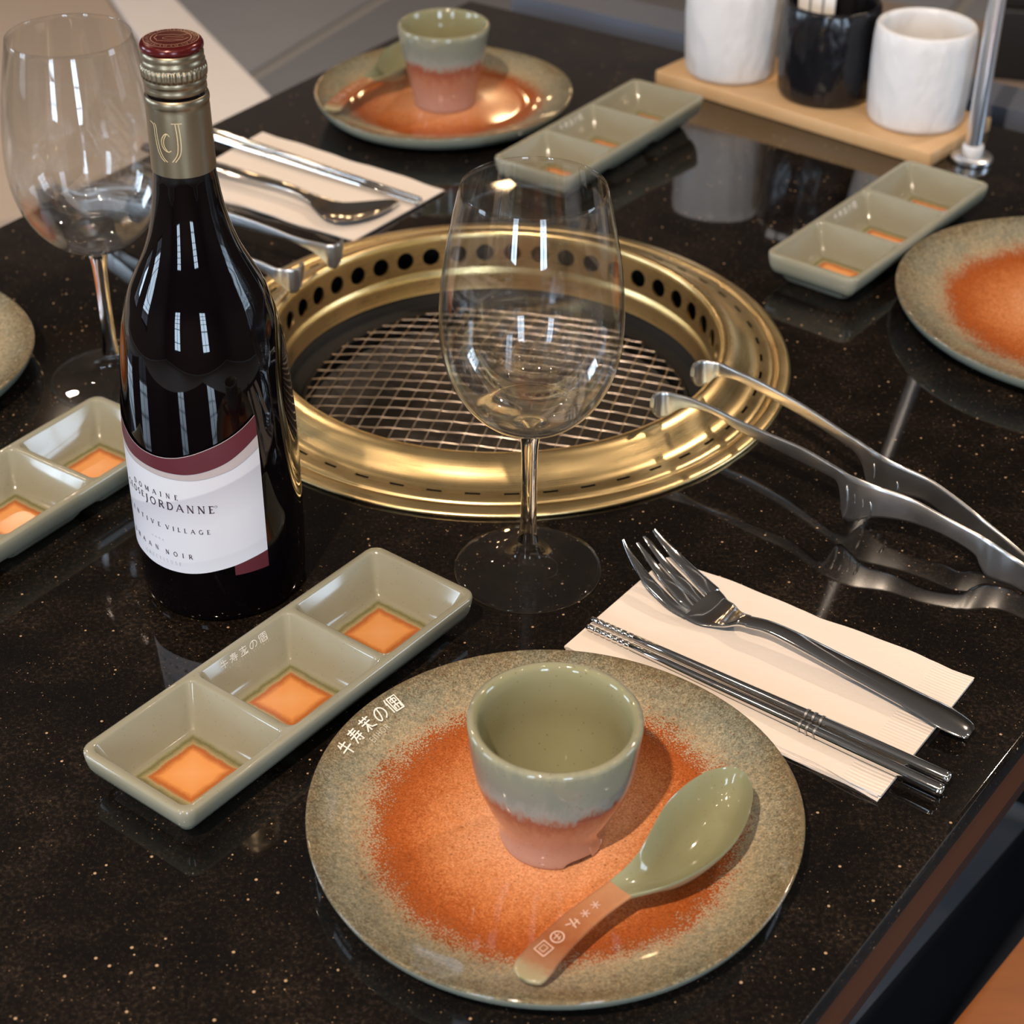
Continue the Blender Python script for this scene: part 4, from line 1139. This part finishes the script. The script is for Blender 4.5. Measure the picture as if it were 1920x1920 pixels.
# ------------------------------------------------------------------ chopsticks
def chopstick(thin, thick, label, group):
    a, b = Vector(thin), Vector(thick)
    t = thing('chopstick', (a.x, a.y, a.z - 0.0018), label, 'chopstick', group)
    L = (b - a).length; d = (b - a).normalized()
    path, rad = [], []
    def add(u, r): path.append(a + d*u); rad.append(r)
    add(0, 0.0010); add(0.0006, 0.0017)
    u = 0.004
    while u < 0.030:
        r = 0.0018 + u*0.006
        add(u, r); add(u + 0.0004, r - 0.00035); add(u + 0.0010, r - 0.00035); add(u + 0.0014, r)
        u += 0.0038
    for i in range(1, 9):
        s = i/8; add(0.034 + (L - 0.037)*s, 0.0020 + 0.0013*min(1, s*1.35))
    add(L - 0.001, 0.0031); add(L - 0.0002, 0.0024)
    part('shaft', *tube(path, rad, 14), POLISHED, t, sharp=60)
    for k in range(3):
        u = L*0.625 + k*0.0042
        part('etched_band', *tube([a + d*u, a + d*(u + 0.0012)], [0.00335, 0.00335], 14, caps=False), STEEL, t)
    return t
chopstick((0.0430, 0.7602, 0.7568), (0.2122, 0.6361, 0.7581), 'steel chopstick on the front napkin, the one nearer the fork', 'steel chopsticks on the front napkin')
chopstick((0.0406, 0.7537, 0.7568), (0.2072, 0.6276, 0.7581), 'steel chopstick on the front napkin, the one nearer the plate', 'steel chopsticks on the front napkin')
chopstick((-0.0735, 1.2930, 0.7555), (-0.2688, 1.4311, 0.7566), 'blurred steel chopstick on the back napkin, farther from the spoon', 'steel chopsticks on the back napkin')
chopstick((-0.0760, 1.2860, 0.7555), (-0.2728, 1.4218, 0.7566), 'blurred steel chopstick on the back napkin, nearer the spoon', 'steel chopsticks on the back napkin')

# ------------------------------------------------------------------ fork
FK = (0.1114, 0.7747, 0.7500)
FT = thing('fork', (FK[0], FK[1], TZ + 0.0046), 'polished steel four-tine fork lying on the front napkin', 'fork')
def prong(pts):
    part('tine', *blade([(l, r, t, 0) for l, r, t in pts], n=10, ex=3, m=4), POLISHED, FT, sharp=60)
prong([((0.0612, 0.8091, 0.7740), (0.0624, 0.8096, 0.7740), 0.0012), ((0.0639, 0.8003, 0.7705), (0.0663, 0.8024, 0.7705), 0.0018), ((0.0706, 0.7840, 0.7655), (0.0758, 0.7890, 0.7655), 0.0020), ((0.0769, 0.7752, 0.7628), (0.0840, 0.7772, 0.7628), 0.0020), ((0.0840, 0.7669, 0.7605), (0.0903, 0.7703, 0.7605), 0.0020), ((0.0926, 0.7601, 0.7586), (0.0979, 0.7663, 0.7586), 0.0020)])
prong([((0.0687, 0.8062, 0.7740), (0.0705, 0.8072, 0.7740), 0.0012), ((0.0719, 0.8020, 0.7705), (0.0746, 0.8035, 0.7705), 0.0018), ((0.0773, 0.7935, 0.7655), (0.0816, 0.7970, 0.7655), 0.0020), ((0.0833, 0.7843, 0.7622), (0.0888, 0.7882, 0.7622), 0.0020), ((0.0903, 0.7733, 0.7600), (0.0965, 0.7787, 0.7600), 0.0020), ((0.0963, 0.7673, 0.7585), (0.1013, 0.7726, 0.7585), 0.0020)])
prong([((0.0726, 0.8123, 0.7740), (0.0744, 0.8134, 0.7740), 0.0012), ((0.0761, 0.8081, 0.7705), (0.0789, 0.8107, 0.7705), 0.0018), ((0.0823, 0.7990, 0.7655), (0.0866, 0.8021, 0.7655), 0.0020), ((0.0890, 0.7897, 0.7622), (0.0939, 0.7937, 0.7622), 0.0020), ((0.0965, 0.7796, 0.7600), (0.1010, 0.7841, 0.7600), 0.0020), ((0.1014, 0.7731, 0.7585), (0.1055, 0.7779, 0.7585), 0.0020)])
prong([((0.0786, 0.8186, 0.7740), (0.0805, 0.8202, 0.7740), 0.0012), ((0.0823, 0.8123, 0.7705), (0.0860, 0.8154, 0.7705), 0.0018), ((0.0889, 0.8041, 0.7655), (0.0947, 0.8078, 0.7655), 0.0020), ((0.0958, 0.7953, 0.7625), (0.1026, 0.7989, 0.7625), 0.0020), ((0.1022, 0.7853, 0.7602), (0.1105, 0.7898, 0.7602), 0.0020), ((0.1065, 0.7795, 0.7588), (0.1146, 0.7854, 0.7588), 0.0020)])
part('fork_head', *blade([((0.0918, 0.7617, 0.7588), (0.1132, 0.7863, 0.7588), 0.0020, 0.0), ((0.0959, 0.7584, 0.7578), (0.1164, 0.7814, 0.7578), 0.0021, 0.0004), ((0.1014, 0.7553, 0.7574), (0.1184, 0.7772, 0.7574), 0.0022, 0.0010), ((0.1075, 0.7535, 0.7578), (0.1214, 0.7729, 0.7578), 0.0024, 0.0010), ((0.1137, 0.7506, 0.7598), (0.1231, 0.7656, 0.7598), 0.0027, 0.0006), ((0.1200, 0.7483, 0.7628), (0.1250, 0.7580, 0.7628), 0.0032, 0.0), ((0.1247, 0.7450, 0.7640), (0.1285, 0.7542, 0.7640), 0.0034, 0.0)], n=20, ex=3, m=5), POLISHED, FT, sharp=70)
part('handle', *blade([((0.1241, 0.7450, 0.7640), (0.1279, 0.7542, 0.7640), 0.0034, 0.0), ((0.1342, 0.7398, 0.7646), (0.1386, 0.7490, 0.7646), 0.0036, -0.0003), ((0.1475, 0.7289, 0.7642), (0.1527, 0.7393, 0.7642), 0.0036, -0.0006), ((0.1655, 0.7135, 0.7628), (0.1721, 0.7249, 0.7628), 0.0034, -0.0008), ((0.1832, 0.6990, 0.7610), (0.1915, 0.7114, 0.7610), 0.0032, -0.0010), ((0.1995, 0.6854, 0.7594), (0.2093, 0.6983, 0.7594), 0.0030, -0.0011), ((0.2125, 0.6739, 0.7580), (0.2235, 0.6882, 0.7580), 0.0028, -0.0011), ((0.2223, 0.6677, 0.7570), (0.2311, 0.6797, 0.7570), 0.0026, -0.0008), ((0.2267, 0.6670, 0.7566), (0.2322, 0.6746, 0.7566), 0.0018, -0.0003)], n=20, ex=2.2, m=5), POLISHED, FT, sharp=70)

# ------------------------------------------------------------------ steel spoon at the back
SK = (-0.1192, 1.2862, 0.7500)
ST = thing('steel_spoon', (SK[0], SK[1], TZ + 0.0028), 'polished steel spoon lying on the back napkin', 'spoon')
part('bowl', *blade([((-0.1616, 1.2781, 0.7605), (-0.1575, 1.2919, 0.7605), 0.0022, 0.0), ((-0.1531, 1.2624, 0.7598), (-0.1468, 1.2839, 0.7598), 0.0018, 0.0008), ((-0.1455, 1.2510, 0.7590), (-0.1332, 1.2791, 0.7590), 0.0015, 0.0026), ((-0.1336, 1.2446, 0.7586), (-0.1169, 1.2823, 0.7586), 0.0014, 0.0036), ((-0.1193, 1.2489, 0.7585), (-0.1022, 1.2858, 0.7585), 0.0014, 0.0034), ((-0.1061, 1.2584, 0.7586), (-0.0930, 1.2858, 0.7586), 0.0013, 0.0020), ((-0.0962, 1.2707, 0.7588), (-0.0903, 1.2824, 0.7588), 0.0012, 0.0004)], n=24, ex=2.1, m=5), POLISHED, ST, sharp=70)
part('handle', *blade([((-0.1574, 1.2733, 0.7605), (-0.1554, 1.2871, 0.7605), 0.0024, 0.0), ((-0.1664, 1.2816, 0.7620), (-0.1648, 1.2944, 0.7620), 0.0028, 0.0), ((-0.1818, 1.2938, 0.7630), (-0.1796, 1.3049, 0.7630), 0.0028, 0.0), ((-0.2043, 1.3073, 0.7630), (-0.2016, 1.3196, 0.7630), 0.0028, 0.0), ((-0.2318, 1.3232, 0.7620), (-0.2288, 1.3389, 0.7620), 0.0028, 0.0), ((-0.2701, 1.3499, 0.7600), (-0.2668, 1.3671, 0.7600), 0.0026, 0.0), ((-0.2983, 1.3695, 0.7582), (-0.2955, 1.3892, 0.7582), 0.0024, 0.0), ((-0.3095, 1.3809, 0.7574), (-0.3075, 1.3942, 0.7574), 0.0016, 0.0)], n=14, ex=2.3, m=4), POLISHED, ST, sharp=70)

# ------------------------------------------------------------------ tongs
HINGE = (0.3150, 0.7780, 0.7500)
def arm_stations(lst, th):
    st = []
    for x, y, zt, zb in lst:
        st.append(((x, y, zt), (x, y, zb), th, 0.0))
    return st
NEAR = [(0.0848, 0.9372, 0.7895, 0.7827), (0.0867, 0.9423, 0.7895, 0.7754), (0.0901, 0.9449, 0.7895, 0.7707), (0.0947, 0.9450, 0.7895, 0.7715), (0.0991, 0.9425, 0.7895, 0.7765), (0.1038, 0.9401, 0.7895, 0.7808), (0.1104, 0.9361, 0.7893, 0.7832), (0.1219, 0.9267, 0.7891, 0.7849), (0.1348, 0.9136, 0.7890, 0.7822), (0.1525, 0.8977, 0.7890, 0.7808), (0.1698, 0.8828, 0.7890, 0.7793), (0.1827, 0.8662, 0.7895, 0.7814), (0.1876, 0.8598, 0.7897, 0.7809), (0.1898, 0.8566, 0.7900, 0.7738), (0.1916, 0.8544, 0.7900, 0.7619), (0.1943, 0.8517, 0.7900, 0.7589), (0.1989, 0.8479, 0.7900, 0.7619), (0.2081, 0.8425, 0.7890, 0.7681), (0.2251, 0.8359, 0.7860, 0.7699), (0.2414, 0.8231, 0.7830, 0.7710), (0.2580, 0.8125, 0.7790, 0.7655), (0.2625, 0.8101, 0.7775, 0.7584), (0.2666, 0.8077, 0.7760, 0.7528), (0.2749, 0.8045, 0.7715, 0.7512), (0.2830, 0.7987, 0.7685, 0.7508), (0.2972, 0.7824, 0.7655, 0.7508), (0.3083, 0.7675, 0.7635, 0.7522)]
FAR = [(0.1121, 0.9723, 0.7905, 0.7843), (0.1139, 0.9784, 0.7905, 0.7766), (0.1172, 0.9818, 0.7905, 0.7718), (0.1217, 0.9826, 0.7905, 0.7722), (0.1262, 0.9810, 0.7903, 0.7771), (0.1305, 0.9796, 0.7900, 0.7803), (0.1403, 0.9697, 0.7900, 0.7835), (0.1523, 0.9582, 0.7900, 0.7827), (0.1758, 0.9299, 0.7900, 0.7821), (0.1972, 0.8981, 0.7900, 0.7825), (0.2024, 0.8908, 0.7902, 0.7813), (0.2061, 0.8847, 0.7904, 0.7778), (0.2086, 0.8811, 0.7905, 0.7700), (0.2109, 0.8777, 0.7905, 0.7628), (0.2142, 0.8732, 0.7905, 0.7625), (0.2192, 0.8691, 0.7895, 0.7649), (0.2271, 0.8642, 0.7880, 0.7691), (0.2408, 0.8549, 0.7855, 0.7700), (0.2540, 0.8407, 0.7820, 0.7643), (0.2618, 0.8312, 0.7795, 0.7625), (0.2670, 0.8269, 0.7770, 0.7582), (0.2753, 0.8205, 0.7725, 0.7555), (0.2852, 0.8083, 0.7685, 0.7537), (0.2983, 0.7868, 0.7655, 0.7527), (0.3088, 0.7694, 0.7635, 0.7536)]
def make_tongs(label):
    t = thing('tongs', (HINGE[0], HINGE[1], TZ), label, 'tongs', 'brushed steel grill tongs')
    for lst in (NEAR, FAR):
        v, f = blade(arm_stations(lst, 0.0024), ref=(-0.65, -0.76, 0), n=12, ex=5, m=4)
        a = part('arm', v, f, STEEL, t, sharp=60)
        g = [s for s in lst[11:19]]
        base = [p for p in lst if True]
        # finger ridges pressed into the grip
        k0 = 14 if lst is NEAR else 13
        p0 = Vector(lst[k0]); p1 = Vector(lst[k0 + 3])
        w = wpos(t)
        for k in range(4):
            u = 0.10 + k * 0.25
            q = p0 + (p1 - p0) * u
            h = (0.024, 0.021, 0.018, 0.013)[k]
            zt_ = q[2] - 0.0068 - k*0.0012
            dd = Vector((p1.x - p0.x, p1.y - p0.y, 0)).normalized()
            nn = Vector((-0.65, -0.76, 0)).normalized()
            path = []
            for s in range(9):
                e = s/8
                bow = 0.0016*math.sin(e*PI)
                path.append(Vector((q[0], q[1], zt_ - h*e)) + dd*(bow - 0.001) + nn*0.0014 - w)
            mesh('grip_ridge', *tube(path, [0.0003] + [0.0009]*7 + [0.0003], 8), STEEL, a)
    hv = [Vector((0.3083, 0.7678, 0.7640, 0.7520)), Vector((0.3127, 0.7621, 0.7630, 0.7521))]
    part('hinge', *tube([(HINGE[0], HINGE[1], TZ + 0.0005), (HINGE[0], HINGE[1], TZ + 0.016)], 0.0065, 20), STEEL, t, sharp=50)
    return t
tongs = make_tongs('brushed steel tongs at the right, tips over the brass ring')
t2 = dup(tongs); t2['label'] = 'brushed steel tongs behind the wine bottle, tips over the brass ring'
LA = math.radians(184.00)
t2.rotation_euler = (0, 0, LA); t2.location = (-0.3637 - 0.003, 1.2827 + 0.005, TZ + 0.0002)
for c, s in zip([c for c in t2.children if c.name.startswith('arm')], (1.5, 1.4)):
    c.rotation_euler = (0, 0, math.radians(s))

# ------------------------------------------------------------------ condiment board with canisters
FL_, FR_ = Vector((0.1253, 1.5576)), Vector((0.3405, 1.3752))
bd = (FR_ - FL_); bl = bd.length; bdir = bd.normalized(); bperp = Vector((-bdir.y, bdir.x))
bc = (FL_ + FR_) / 2 + bperp * 0.052
BRD = thing('serving_board', (bc.x, bc.y, TZ), 'light bamboo board at the back right, under three canisters', 'board')
bo = mesh('board', *rbox(bl, 0.104, 0.0, 0.0125, 0.0012, 2, 0.002), BAMBOO, BRD, sharp=40)
BRD.rotation_euler = (0, 0, math.atan2(bdir.y, bdir.x))
BT = TZ + 0.0125
def canister(x, y, h, m, label, rb=0.0415, rt=0.0437):
    t = thing('canister', (x, y, BT), label, 'canister', 'carved ceramic canisters on the board')
    pr = [(0, 0.0012), (rb - 0.010, 0.0004), (rb - 0.006, 0.0), (rb - 0.002, 0.0016), (rb, 0.006), (rb + 0.0012, h*0.3), (rt + 0.0004, h*0.6), (rt + 0.0003, h*0.85), (rt - 0.0006, h - 0.003), (rt - 0.0018, h - 0.0006), (rt - 0.0034, h), (rt - 0.0052, h - 0.0012), (rt - 0.006, h - 0.005), (rt - 0.0062, h*0.5), (rb - 0.006, 0.010), (rb - 0.012, 0.0065), (0, 0.006)]
    mesh('canister_body', *lathe(pr, 96), m, t)
    return t
canister(0.1925, 1.5580, 0.090, WHITECER, 'white carved canister on the left end of the bamboo board', 0.0405, 0.0425)
canister(0.2705, 1.5060, 0.0835, BLACKCER, 'black carved canister in the middle of the bamboo board', 0.0410, 0.0420)
canister(0.3400, 1.4500, 0.0835, WHITECER, 'white carved canister on the right end of the bamboo board', 0.0408, 0.0422)
for k, (dx, dy, tx, ty) in enumerate(((-0.0225, 0.004, -0.10, 0.14), (-0.0130, 0.0, -0.08, 0.13), (-0.0035, -0.004, -0.06, 0.12))):
    base = Vector((0.2705 + dx, 1.5060 + dy, BT + 0.009))
    s_ = thing('wrapped_stick', base, '%s of the white paper-wrapped sticks standing in the black canister' % ('leftmost', 'middle one', 'rightmost')[k], 'stick', 'paper-wrapped sticks in the black canister')
    mesh('wrapper', *rbox(0.0100, 0.003, 0, 0.105, 0.0006, 1, 0.0008), PAPER, s_, sharp=40)
    s_.rotation_euler = (-ty, tx, -0.6)

# ------------------------------------------------------------------ chrome pole
PO = thing('chrome_pole', (0.3790, 1.3935, TZ), 'upright chrome pole standing on the table beside the bamboo board', 'pole')
mesh('shaft', *lathe([(0, 0.006), (0.0068, 0.006), (0.0068, 1.2), (0, 1.2)], 40), CHROME, PO, sharp=40)
mesh('collar', *lathe([(0.0069, 0.0045), (0.0084, 0.0045), (0.0088, 0.0055), (0.0088, 0.0125), (0.0082, 0.0138), (0.0069, 0.0138)], 40), WHITECER, PO, sharp=40)
mesh('base_flange', *lathe([(0, 0.0), (0.0170, 0.0), (0.0176, 0.0008), (0.0174, 0.0034), (0.0160, 0.0045), (0, 0.0047)], 48), CHROME, PO, sharp=40)
